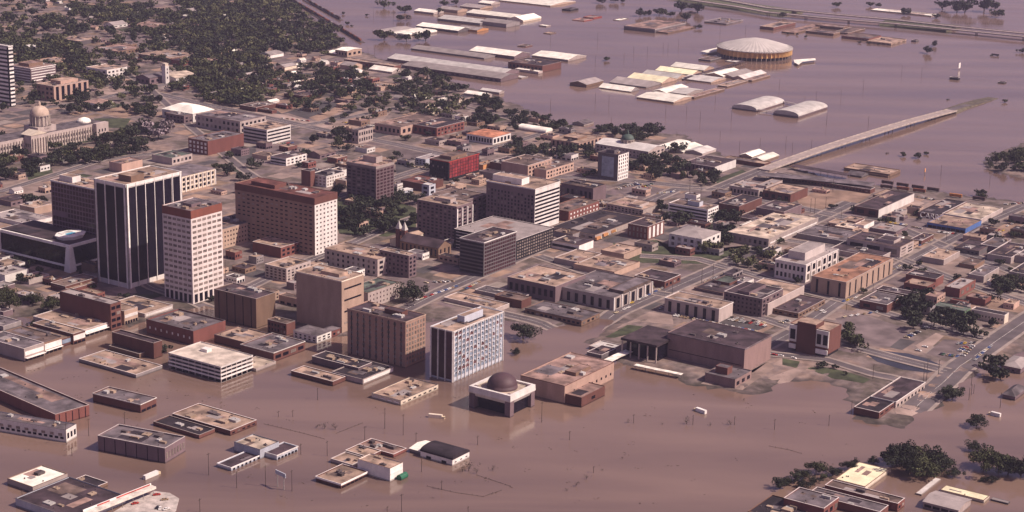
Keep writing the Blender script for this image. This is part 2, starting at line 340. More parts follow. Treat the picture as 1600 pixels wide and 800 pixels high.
# ---------------------------------------------------------------- surveyed buildings
rows('''
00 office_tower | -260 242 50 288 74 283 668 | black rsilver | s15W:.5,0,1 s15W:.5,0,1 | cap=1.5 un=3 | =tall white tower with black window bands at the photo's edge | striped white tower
00 office_building | 85 402 190 428 357 404 520 | mauve rpink | s5W:.34 s5W:.34 | cap=1 pent=.2,.3,.75,.8,5 pm=brown un=3 | =square grey office building with white floor bands and brown roof box | banded grey office
00 office_building | 225 372 320 390 405 362 425 | pink rtan | - g3x8 | un=2 | pink office wing with tan roof
00 office_building | 240 520 335 540 488 492 636 | pink rtan | g3x4 v6 | pent=.3,.2,.8,.8,5 | =tan concrete building with raised centre just behind the domed capitol | tan block by the capitol
00 mansion_house | 570 412 668 438 785 415 490 | white rtan | g2x4 g2x5 | roof=flat un=0 | =white two-storey mansion with flat tan roof and porch | white mansion
00 office_building | 600 296 740 322 850 290 342 | brown rpink | s1 g1x8 | un=2 | low brown building with wide tan roof
00 school_building | 900 330 1055 364 1190 330 390 | brown rtan | g1x8 g1x10 | | long low brown building with tan roof
00 shop | 400 232 492 258 560 236 282 | dgrey rtan | - - | | low tan-roofed shop with dark front
00 warehouse | 745 160 1000 180 1055 148 196 | pink rpink | g1x12 - | | long low brick building with pale roof
00 house | 655 148 710 158 755 140 176 | white rlgrey | - g1x3 | roof=A | white frame house with grey roof
00 house | 545 630 610 650 668 625 680 | white rpink | g1x3 g1x3 | roof=hip | =white hip-roofed house with pink roof near the capitol dome |
00 church | 1085 665 1205 712 1265 672 765 | white rwhite | g1x4 g1x3 | roof=hip ridge=7 hipk=.7 | =large grey stone church hall with broad pale roof | pale-roofed church
00 office_building | 1190 720 1500 760 1600 715 840 | conc rgrey | g2x10 g2x6 | | =long grey stone building beside the pale-roofed church |
00 church | 885 470 935 490 990 465 530 | mauve rgrey | g1x3 g1x3 | roof=A ridge=4 | =small grey-roofed chapel next to the white steeple |
00 office_building | 1060 700 1150 725 1290 690 775 | mauve rgrey | g2x5 g2x6 | | grey stone annex with dark windows
00 house | 1280 585 1360 600 1440 575 622 | white rlgrey | g1x3 g1x4 | roof=hip | white bungalow with grey roof
00 shop | 1500 655 1600 672 1700 640 700 | dbrick rbrown | - - | | brown flat-roofed shop
00 house | 1330 150 1380 160 1420 142 172 | white rwhite | - - | roof=A | white house among trees
00 house | 1160 60 1190 70 1230 50 90 | mauve rlgrey | - - | roof=A | narrow pale house among trees
00 house | 130 290 170 300 200 280 325 | white rsilver | - - | roof=hip | pale house half hidden by trees
00 office_building | 1260 370 1310 385 1370 360 415 | mauve rpink | - g1x5 | | low pink-roofed office among trees
01 rail_warehouse | 980 300 1425 362 1470 342 372 | grey rlgrey | - - | roof=B ridge=4 | =long pale-roofed warehouse, farthest of three parallel rail warehouses |
01 rail_warehouse | 890 350 1545 462 1590 432 480 | mauve rsilver | - - | roof=B ridge=5 | =longest of three parallel rail warehouses with ribbed silver roof | parallel rail warehouses
01 rail_warehouse | 985 392 1530 492 1585 460 515 | mauve rlgrey | g1x20 - | roof=B ridge=4 | =long warehouse nearest the bluff of three parallel rail warehouses |
01 warehouse | 1360 310 1615 352 1700 330 372 | mauve rwhite | - - | roof=B ridge=5 | =big white-roofed warehouse standing in flood behind the rail warehouses | big white-roofed warehouse
02 warehouse | 125 345 350 374 430 344 386 | conc rwhite | - - | roof=B ridge=4.5 | =white gabled warehouse in floodwater with pale end wall |
02 brick_warehouse | -30 385 190 412 250 378 455 | dbrick rmauve | g1x9 - | | =dark flat-roofed brick warehouse in the flood | dark flooded warehouse
02 shed | 20 428 165 448 178 440 464 | conc rwhite | - - | | low white lean-to
02 shed | 15 478 60 486 90 475 492 | conc rsilver | - - | | tiny pale shed roof just above water
02 shed | 40 282 85 290 120 280 296 | brick rbrown | - - | | low brown shed roof just above water
01 warehouse | 990 162 1262 192 1292 170 207 | dgrey rwhite | - - | roof=B ridge=4 | =white-roofed warehouse with dark wall and orange-ended neighbour |
01 warehouse | 1262 172 1382 190 1415 172 202 | orange rlgrey | - - | roof=B ridge=3 | =pale warehouse with an orange brick end wall |
01 warehouse | 1100 120 1400 146 1440 122 160 | grey rsilver | - - | roof=B ridge=4 | long silver-roofed warehouse in floodwater
01 warehouse | 1410 130 1565 150 1610 130 174 | grey rlgrey | - - | roof=B ridge=3 | long grey flooded warehouse
01 warehouse | 1290 82 1610 112 1660 92 128 | conc rwhite | - - | roof=B ridge=4 | long white-roofed warehouse
01 warehouse | 975 68 1110 80 1145 66 92 | conc rwhite | - - | roof=B ridge=3 | white-roofed warehouse
01 warehouse | 1150 50 1260 66 1290 52 82 | tan rlgrey | - - | roof=B ridge=3 | tan-walled warehouse
01 warehouse | 1272 38 1400 52 1440 34 62 | tan rlgrey | - - | roof=B ridge=3 | tan-walled pale-roofed warehouse
01 warehouse | 1395 14 1470 24 1500 12 34 | conc rwhite | - - | roof=B ridge=3 | small white warehouse
01 barrel_warehouse | 735 192 830 206 945 172 214 | conc rlgrey | - - | roof=A ridge=2 | =pale gabled shed at the end of three arched sheds |
01 barrel_warehouse | 830 208 880 216 1000 180 224 | conc rwhite | - - | roof=barA ridge=3 | =first arched white shed of three, beside pale gabled shed |
01 barrel_warehouse | 885 212 935 222 1050 186 230 | conc rwhite | - - | roof=barA ridge=3 | =middle arched white shed of three in a row |
01 barrel_warehouse | 950 210 1010 218 1100 192 226 | conc rwhite | - - | roof=barA ridge=3 | =last arched white shed of three, nearest open floodwater |
01 shed | 430 328 500 336 558 316 350 | brown rwhite | - - | roof=B ridge=2 | =small white-roofed shed by the wooded flood edge |
01 shed | 505 308 570 320 636 300 358 | tan rwhite | g1x4 g1x3 | roof=B ridge=2 | =white-roofed brick depot by the wooded flood edge | depot at the wooded edge
01 brick_warehouse | 555 368 862 412 882 400 450 | dbrick rtan | g1x14 - | un=0 | =long low brick shed with thin tan roof along tracks |
01 shed | 530 402 600 414 640 398 440 | tan rlgrey | - - | roof=B | pale-roofed low building
01 shed | 715 428 850 450 872 430 462 | conc rwhite | - - | roof=B | =low white-roofed building beside the long brick rail shed |
01 brick_shop | 190 578 297 600 388 572 626 | dbrick rmauve | s1 - | | =dark brick shop with glass front by striped parking lots | striped parking lots
01 shop | 0 675 100 692 120 684 712 | dbrick rbrown | s1 - | | low dark storefront
01 department_building | 745 768 905 795 1145 730 850 | pink rbrown | g1x6 g1x8 | un=4 | =large flat brown-roofed building with pinkish walls | brown-roofed hall
01 brick_shop | 985 775 1130 800 1290 755 855 | brick rdark | g1x5 g2x8 | un=4 | =dark-roofed brick shop beside the brown-roofed hall |
01 shed | 1130 618 1165 630 1242 608 640 | conc rwhite | - - | un=0 | white metal shed roof
01 shed | 1340 572 1430 600 1480 590 614 | conc rwhite | - - | roof=B | long white shed on the bluff
01 shed | 1430 555 1520 578 1562 572 592 | conc rsilver | - - | roof=B | pale shed at the flood edge
01 house | 1000 640 1060 655 1105 630 690 | cream rbrown | - g1x3 | roof=hip | cream house with brown roof
01 house | 1040 685 1090 700 1110 690 718 | cream rtan | - - | roof=A | small cream house
01 house | 45 330 90 345 135 325 365 | white rlgrey | - - | roof=A | white house at the woods edge
01 house | 140 410 180 420 210 400 440 | cream rlgrey | - - | roof=A | =pale house at the woods edge, beside an empty lot |
01 house | 60 630 90 638 118 622 650 | white rwhite | - - | roof=A | tiny white house
01 shop | 290 500 330 510 400 490 540 | tan rtan | - - | | tan shop between trees
01 shop | 540 545 600 560 660 540 585 | tan rlgrey | - - | | pale shop between trees
01 shop | 700 525 780 545 850 520 570 | tan rtan | - - | | tan-roofed shop between trees
02 shed | 385 510 466 530 540 500 548 | brown rlgrey | - - | roof=A ridge=4 | =small lone gabled shed in open floodwater near the fairground sheds |
02 fair_barn | 532 548 742 572 772 556 578 | grey rwhite | - - | roof=B ridge=5 | =white gabled livestock barn, outermost of the stepped fairground row | stepped fairground barns
02 fair_barn | 615 512 838 544 888 512 552 | grey rlgrey | - - | roof=B ridge=6 | =pale gabled barn, second from outer end of the stepped row |
02 fair_barn | 712 490 935 518 980 486 528 | tan ryel | - - | roof=B ridge=6 | =yellowish gabled barn, third in the stepped fairground row |
02 fair_barn | 815 462 1030 492 1070 470 498 | tan rsilver | - - | roof=B ridge=5 | =silver gabled barn, fourth in the stepped fairground row |
02 fair_barn | 900 438 1125 468 1160 448 474 | tan ryel | - - | roof=B ridge=5 | =yellow gabled barn, fifth in the stepped fairground row |
02 fair_barn | 1000 412 1198 440 1240 420 448 | tan rwhite | - - | roof=B ridge=5 | =white gabled barn at the coliseum end of the stepped row |
02 fair_shed | 1070 488 1245 514 1345 490 522 | tan rsilver | - - | roof=B ridge=3 | =wide ribbed fairground shed beside the covered walkway |
02 fair_shed | 1240 455 1320 478 1400 440 490 | tan rwhite | - - | roof=A ridge=4 | =white gabled fairground shed nearest covered walkway end |
02 fair_shed | 1310 462 1385 484 1480 445 492 | tan rlgrey | - - | roof=A ridge=4 | =pale gabled shed between two others by the coliseum |
02 fair_shed | 1400 478 1450 494 1565 452 505 | tan rsilver | - - | roof=A ridge=4 | =silver gabled shed of the trio nearest the coliseum |
02 fair_shed | 905 560 965 580 1065 538 588 | tan rwhite | - - | roof=A ridge=3 | =small white gabled shed in front of the yellow barns |
02 fair_shed | 1005 572 1090 590 1190 560 600 | conc rsilver | - - | roof=B ridge=3 | =silver low shed in front of the fairground barns |
02 fair_shed | 795 602 1010 638 1108 600 648 | tan rwhite | g1x10 - | roof=B ridge=3 | =long ribbed white shed nearest the camera on the fairground |
02 fair_shed | 1100 598 1140 608 1310 552 618 | brown rpink | - - | un=0 | =narrow brown flat shed running toward the coliseum |
02 fair_shed | 1310 525 1345 540 1470 502 548 | brown rtan | - - | un=0 | =low tan-roofed stand in front of pale gabled sheds |
02 fair_shed | 1460 490 1500 502 1600 468 512 | brown rpink | - - | un=0 | =low brown stand nearest the arched barns |
02 office_building | 700 160 893 182 1065 138 206 | dgrey rpink | - - | cap=2.2 capm=rlgrey un=0 | =wide flooded building with pale fascia and dark roof hatches | wide flooded fascia building
02 office_building | 900 194 975 204 1100 160 212 | brown rpink | - - | un=0 | =low flooded porch wing attached in front of fascia building |
02 office_building | 1205 132 1340 148 1440 124 156 | rgrey rgrey | - - | un=6 | =low dark flat roof barely above the floodwater |
02 shop | -40 118 70 128 155 104 140 | cream rwhite | - - | roof=A | =cream-walled white-roofed shop at the far warehouses |
02 shed | -200 20 240 36 380 6 42 | tan rwhite | - - | roof=B ridge=3 | =farthest long white roof along the flooded warehouse district |
02 shed | 175 155 215 162 235 156 168 | conc rwhite | - - | un=0 | small white roof above water
02 shed | 195 205 240 210 270 202 214 | brown rtan | - - | un=0 | small tan roof above water
02 shed | 335 50 365 60 390 48 72 | black rdark | - - | un=0 | small black shed in water
02 shed | 385 120 450 130 490 118 134 | red rpink | - - | un=0 | low red roof above water
02 shed | 460 102 510 112 545 100 118 | red rpink | - - | un=0 | narrow red roof above water
02 shed | 645 120 670 127 708 112 130 | conc rwhite | - - | un=0 | small bright white roof above water
02 shed | 1185 362 1240 376 1312 358 386 | dgrey rbrown | - - | un=0 | =low dark building beside the round coliseum |
02 pavilion_shed | 1335 378 1400 388 1460 374 392 | conc rsilver | - - | un=0 | =flat silver pavilion roof at the coliseum end of walkway |
02 arched_barn | 1385 668 1530 692 1640 630 700 | mauve rsilver | - - | roof=barA ridge=6.5 | =arched barn in open flood, farther from the bridge | arched barns
03 arched_barn | 40 705 190 728 325 662 740 | mauve rsilver | - - | roof=barA ridge=6.5 | =arched barn in open flood, closer to the bridge |
02 shed | 385 765 450 778 490 758 790 | conc rgrey | - - | roof=A | =lone pale building in the water below the wooded bluff |
02 barrel_shed | 80 790 210 828 245 815 838 | conc rwhite | - - | roof=barB ridge=5 | =long rounded white shed roof beneath the bluff trees |
03 motel | 90 195 165 205 310 152 214 | brown rpink | g1x6 g1x12 | un=0 | =tan-roofed motel wing parallel to the viaduct |
03 motel | 310 152 470 174 500 162 190 | brown rpink | g1x14 - | un=0 | =motel wing with row of dark doors nearest viaduct |
03 motel | 240 190 410 210 440 198 226 | brown rpink | g1x14 - | un=0 | =motel wing with dark doors facing the open water | flooded motel
03 motel | 440 190 500 206 590 176 216 | brown rbrown | - g1x8 | un=0 | =square brown motel block in the middle of the complex |
03 motel | 480 218 630 242 850 236 258 | brick rbrown | g1x8 - | un=0 | =long brick motel wing stretching over the water |
03 motel | 650 246 770 272 840 242 285 | tan rtan | g1x5 g1x3 | un=2 | =pale motel office at the outer end of complex |
03 office_building | -30 158 35 172 140 136 190 | dbrick rtan | - - | un=0 | =dark brick building with flat tan roof behind the coliseum |
03 warehouse | 635 62 1020 98 1050 86 104 | conc rwhite | - - | un=0 | =long white roofed dock building beyond the viaduct | dock beyond the viaduct
03 billboard_shed | 905 248 925 254 938 248 264 | dgrey rdark | - - | un=0 | dark box standing in open water
03 billboard_shed | 1140 480 1188 488 1202 484 502 | black rdark | - - | un=0 | =black box-like shed alone in open floodwater |
03 shed | 1440 512 1475 518 1492 512 524 | black rdark | - - | un=0 | small black roof above the water near the causeway
# central district
10 hotel_tower | 305 326 610 385 720 350 845 | lilac rtan | g15x15P:.74,.72,.5,1.5 g15x6P:.74,.72,.5,1.5 | cap=1.3 pent=.2,.62,.6,.9,6 pm=white un=5 | =wide hotel slab with gridded plum windows and white frame | gridded hotel slab
10 bank_tower | 600 312 785 354 1135 272 1005 | white rtan | v3:.90,5,4+f3:.7+f1:2.6 v6:.92,5,4+f6:.7+f1:2.6 | cap=3 capo=.5 pent=.15,.1,.38,.5,6 pm=brown un=6 | =tallest bank tower, black glass strips between white fins | black glass bank tower
10 bank_tower | 975 492 1192 520 1368 465 1098 | pale rgrey | g14x6B:.72,.45,9,8+o6:8,.6 g14x6B:.72,.45,9,8+o6:8,.6 | cap=7.5 capm=rust capo=.12 un=6 pent=.3,.3,.6,.6,3 pm=mauve | =cream office tower with rusty red top band | red-banded cream tower
10 shop | 945 165 1075 188 1180 155 232 | conc rgreen | - g1x5 | | grey-green roofed building with pale walls
10 office_building | 680 210 760 225 860 190 280 | pink rpink | - - | | low pinkish building behind the towers
10 office_building | 1000 262 1130 305 1320 248 405 | cream rgrey | - f8:1,1+g3x8:.5,.6 | roof=hip ridge=3 | =long classical building with pale columns behind the bank tower | columned court building
10 brick_shop | 1185 60 1298 84 1515 32 172 | brick rgrey | g3x5W:.5,.6 - | un=5 | =red brick store with plain side wall and white-framed front | plain red brick store
10 shop | -60 445 68 462 165 425 492 | mauve rmauve | - g1x4 | un=1 | dark low roof building
10 shop | -60 540 160 598 270 545 622 | white rlgrey | - - | un=3 | low white-walled shop with pale roof
10 shop | 120 480 215 500 315 465 545 | tan rtan | - - | un=3 | tan-roofed low shop
10 parking_garage | 1240 600 1372 640 1690 560 762 | tan rgrey | g3x6:.35,.35 g4x16:.35,.35 | un=8 | =long tan garage with rows of small square openings | tan garage
11 office_building | -60 -18 68 12 255 -15 108 | white rtan | s4 s4:.42 | un=3 | =white office block with four dark window bands | white banded office
11 office_building | 90 172 188 190 280 152 238 | white rmauve | s2 g2x5 | | =small white two-storey office with dark roof |
11 hotel_tower | -80 330 366 440 476 395 800 | umber rrust | g12x16:.5,.3,0,8 g12x6P:.35,.35,0,7 | cap=7 capm=dbrick capo=.3 rw=white,7 pent=.2,.55,.7,.85,4 pm=dbrick un=8 | =broad tan hotel slab with maroon crown, bright windowed end | maroon-crowned hotel
11 brick_garage | -40 715 155 748 262 708 815 | brick rtan | - g2x4 | un=1 | =brick building with tan roof in front of maroon-crowned hotel |
11 office_tower | 562 210 750 242 862 212 478 | mauve rpink | g10x6:.6,.5,2,4 g10x5P:.65,.55,2,4 | cap=3 capm=conc pent=.5,.3,.85,.75,7 pm=conc un=5 | =older ten-storey masonry tower with pale cornice over the square | old masonry tower
11 office_building | 345 283 440 302 555 272 372 | white rdark | g3x4B g3x7B | cap=.6 pent=.3,.3,.7,.7,3 pm=dgrey | =white three-storey office with black rooftop pit | white three-storey office
11 brick_shop | 300 255 340 270 365 262 368 | dbrick rdark | - - | un=0 | =narrow dark brick stair block on the white office |
11 brick_shop | 450 178 505 190 550 170 225 | dbrick rtan | - g1x3 | | small brick shop with tan roof
11 office_building | 320 155 400 168 480 140 195 | mauve rbrown | - g1x3 | roof=A | brown gabled hall
11 brick_shop | 610 5 640 15 740 -5 100 | conc rmauve | g2x2 g2x6 | | dark-roofed pale office beside dark trees
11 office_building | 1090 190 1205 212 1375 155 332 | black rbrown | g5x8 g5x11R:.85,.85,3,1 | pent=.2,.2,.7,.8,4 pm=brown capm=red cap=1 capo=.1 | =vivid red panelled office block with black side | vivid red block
11 office_building | 1010 182 1060 196 1140 165 236 | bluep rlgrey | g2x3 - | | =small pale blue office beside the vivid red block |
11 library_building | 1300 38 1480 60 1580 28 106 | white rorange | g1x9:.6,.7 g1x5:.6,.7 | roof=hip ridge=3 | =white arcaded building under an orange hip roof | orange hip roof
11 shop | 1385 220 1420 232 1470 205 262 | orange rtan | - - | | small orange-walled shop
11 brick_shop | 1475 205 1540 222 1640 190 270 | dbrick rdark | - g1x5 | | dark brick shop
11 shop | 890 330 1050 352 1160 315 400 | dbrick rrust | - - | | dark brick row with maroon roof
11 church | 895 385 925 395 960 375 420 | bluep rsilver | - - | roof=hip | =small silver-roofed chapel behind the square |
11 spire_tower | 1052 345 1082 358 1115 345 452 | bluep rsilver | g3x1 g3x1 | un=0 | =slim pale stair tower behind the grey insurance tower |
11 office_tower | 1020 442 1255 492 1325 455 712 | mauve rtan | g10x9:.5,.5 f3:1.5,3+g10x3 | un=6 pent=.35,.3,.7,.7,4 pm=conc | =grey insurance tower with densely windowed shaded front | grey insurance tower
11 office_building | 1130 400 1320 450 1430 408 600 | mauve rbrown | - g6x4:.45,.5 | un=3 | =grey block behind the grey insurance tower |
12 office_tower | -165 330 145 382 282 330 648 | mauve rtan | g9x14:.45,.6,0,7 s9:.5,0,5,.98 | rw=white cap=1.2 pent=.15,.35,.45,.95,7 pm=white un=3 lift=5 | =modern tower with white ribbon floors over dark recess | white-ribbed modern tower
12 office_building | -150 560 25 705 282 625 830 | black rlgrey | s6W:.18,0,1 g6x16B:.6,.5 | un=0 | =low office podium in front of the white-ribbed modern tower |
11 office_building | 1262 690 1425 716 1640 648 932 | dgrey rmauve | s9:.55 g9x14P:.75,.6 | cap=.8 un=6 | =dark bronze office block with gridded sunny face | bronze office block
12 annex_building | -60 205 100 235 240 190 320 | pink rbrown | - g3x7 | un=3 | brown-roofed old commercial block
12 annex_building | 130 230 215 265 402 215 322 | pink rbrown | - g2x9 | un=4 | long old brick commercial block
12 federal_building | 245 68 418 96 556 52 138 | pink rtan | v6:.4 v6:.5 | pent=.3,.3,.7,.8,3 pm=brown | =square stone federal building with tall pilasters | stone federal building
12 office_tower | 505 158 665 168 745 150 332 | dgrey rmauve | g1x1L:.62,.82 g7x5:.4,.6,1,1 | rw=white un=2 pent=.2,.3,.6,.7,4 pm=dgrey cap=0.4 capm=dgrey | =dark tower with blank pale blue panel | blue-panelled tower
12 brick_shop | 285 350 508 378 570 348 470 | mauve rdark | g1x7 - | un=4 | =dark-roofed store with red brick side | dark-roofed store
12 shop_block | 270 480 355 522 522 452 585 | brick rbrown | - g2x9W:.35,.4 | un=3 | =brick row with small white windows along bus street |
12 department_shop | 330 585 520 670 740 545 702 | conc rdark | g1x6 - | un=8 | =wide dark-roofed department store with pale side walls | wide dark-roofed store
12 shop_block | 580 475 820 512 912 465 552 | conc rtan | g2x10:.5,.6 - | pent=.2,.2,.7,.5,3 un=4 | =pale two-storey block with stepped tan roof | stepped tan-roofed block
12 office_building | 950 478 1225 510 1312 488 602 | white rbrown | s4:.5 g4x5:.55,.5 | pent=.3,.3,.65,.6,5 pm=bluep un=3 | =white four-storey office with dark ribbon windows | white ribbon office
12 governor_mansion_house | 990 655 1190 695 1292 645 778 | white rlgrey | g2x5:.45,.55+f5:1 g2x4:.4,.5 | roof=hip ridge=3 hipk=.8 | =white columned mansion with grey hip roof | white columned mansion
12 office_building | 735 592 848 618 962 580 702 | dbrick rmauve | g2x5B:.4,.7 v4W:.5 | un=3 | =dark brick hall with white striped side beside a garden | striped-side hall
12 shop | 280 690 420 735 512 702 782 | white rmauve | s1 - | un=3 | low white-fronted shop with dark roof
12 shop | 270 640 380 665 440 650 700 | grey rbrown | - - | un=2 | narrow brown-roofed shop
12 archive_building | 1060 218 1268 245 1358 192 292 | mauve rmauve | v8:.3 - | rw=white | =long grey archive hall with bright blank end wall | grey archive hall
12 shop | 1380 350 1542 388 1620 352 442 | conc rlgrey | g1x8 g2x4 | | pale-roofed commercial block
12 brick_shop | 1310 462 1420 490 1580 436 562 | dbrick rdark | - - | un=4 | dark low brick warehouse
12 brick_shop | 1430 545 1560 580 1650 535 602 | brown rmauve | g1x6 - | un=4 | brown shop with dark roof
12 shop | 1435 600 1620 640 1720 615 668 | dgrey rwhite | g1x8 - | un=3 | white-roofed long building
12 pavilion_shed | 870 128 960 145 1060 85 155 | conc rwhite | - - | roof=barA ridge=3 | =tall white tented pavilion on the flood edge behind dome | white tented pavilion
12 pavilion_shed | 960 135 1070 150 1160 105 160 | conc rwhite | - - | roof=A ridge=3 | =middle white pavilion of the flood-edge group |
12 pavilion_shed | 1070 145 1190 160 1280 132 172 | conc rsilver | - - | roof=A ridge=3 | =last white pavilion of the flood-edge group |
12 shed | 1430 165 1500 180 1545 145 190 | tan rwhite | - - | roof=A | long white market roof by the bridge
12 shed | 1500 190 1570 205 1640 165 215 | tan rwhite | - - | roof=A | second white market roof by the bridge
12 shed | 1340 180 1580 225 1620 212 250 | dbrick rtan | - - | un=0 | low brick market building
12 shop | 700 428 740 440 760 420 465 | conc rlgrey | g1x3 - | | narrow pale building
13 warehouse | 470 248 762 290 832 262 308 | brown rtan | - - | un=0 | =flooded warehouse with broad flat tan roof by the railway | flooded tan-roofed warehouse
13 shed | 500 286 585 302 640 285 312 | dgrey rgrey | - - | roof=B | low grey shed at the water
13 shed | 600 285 750 302 775 292 312 | brown rbrown | - - | un=0 | narrow brown dock shed
13 warehouse | 535 490 692 512 912 410 562 | dbrick rmauve | g1x2:.6,.6,1,1 - | un=2 rw=white | =store with long blinding white side wall | white-sided store
13 brick_warehouse | 660 415 800 440 905 405 470 | brown rtan | - - | un=0 | tan-roofed warehouse behind the white-sided store
13 car_shop | 942 520 1075 545 1205 455 575 | dbrick rdark | - - | un=3 | =dark-roofed garage with roof lettering facing the street | lettered garage
13 warehouse | 1075 540 1330 572 1462 498 600 | conc rltan | - - | un=0 | =wide sandy-roofed warehouse beside the lettered garage |
13 car_showroom_shop | 995 588 1236 628 1330 575 660 | blue rtan | o8:3,.9 - | un=0 | =tan-roofed showroom with deep blue front | blue-fronted showroom
13 shop | -60 398 142 415 290 378 470 | dbrick rtan | g1x4 - | un=1 | =tan-roofed store with dark front facing open lot |
13 shop | -60 490 100 525 192 475 590 | mauve rmauve | - - | un=3 | dark brick block with grey roof
13 shop | -60 350 -10 365 180 340 430 | conc rlgrey | - g2x5 | un=2 | pale storefront with flat roof
13 shop | -190 622 5 695 322 560 752 | conc rltan | g1x8 s1W:.2 | un=12 | =long pale flat-roofed building with wide plain street wall | long pale street building
13 shop | 215 640 490 710 560 650 742 | grey rgrey | - - | un=3 | =long grey-green flat roof behind the framed modern building |
13 office_building | 490 690 828 745 930 705 812 | conc rmauve | g1x3:.75,.6 g3x2:.6,.4 | pent=.3,.2,.8,.5,3 un=4 | =modern building with three huge framed dark openings | framed modern building
13 shop | 380 585 440 600 490 575 625 | tan rtan | g1x3 - | un=1 | small square tan roof shop
13 shop | 470 568 545 585 600 560 610 | dbrick rtan | - - | un=1 | dark walled shop with tan roof
13 shop | 430 605 530 630 560 600 652 | tan rltan | - - | un=1 | cream roofed shop
13 shop | 560 590 600 610 665 580 640 | white rtan | - - | un=0 | white gabled shop
13 shop | 640 620 800 650 880 615 672 | mauve rlgrey | - - | un=2 | grey low warehouse
13 shop | 900 690 960 705 1060 670 735 | dbrick rmauve | - - | un=2 | dark shop at the corner
13 brick_shop | 1170 740 1320 770 1420 720 800 | dgrey rmauve | g1x6 - | un=2 | dark-fronted shop near the long street
13 shop | 1340 720 1440 745 1530 700 780 | mauve rgrey | - - | un=2 | grey shop roof by the long street
13 shop | 1380 780 1520 810 1640 735 850 | conc rmauve | - - | un=2 | mauve-roofed store
''')
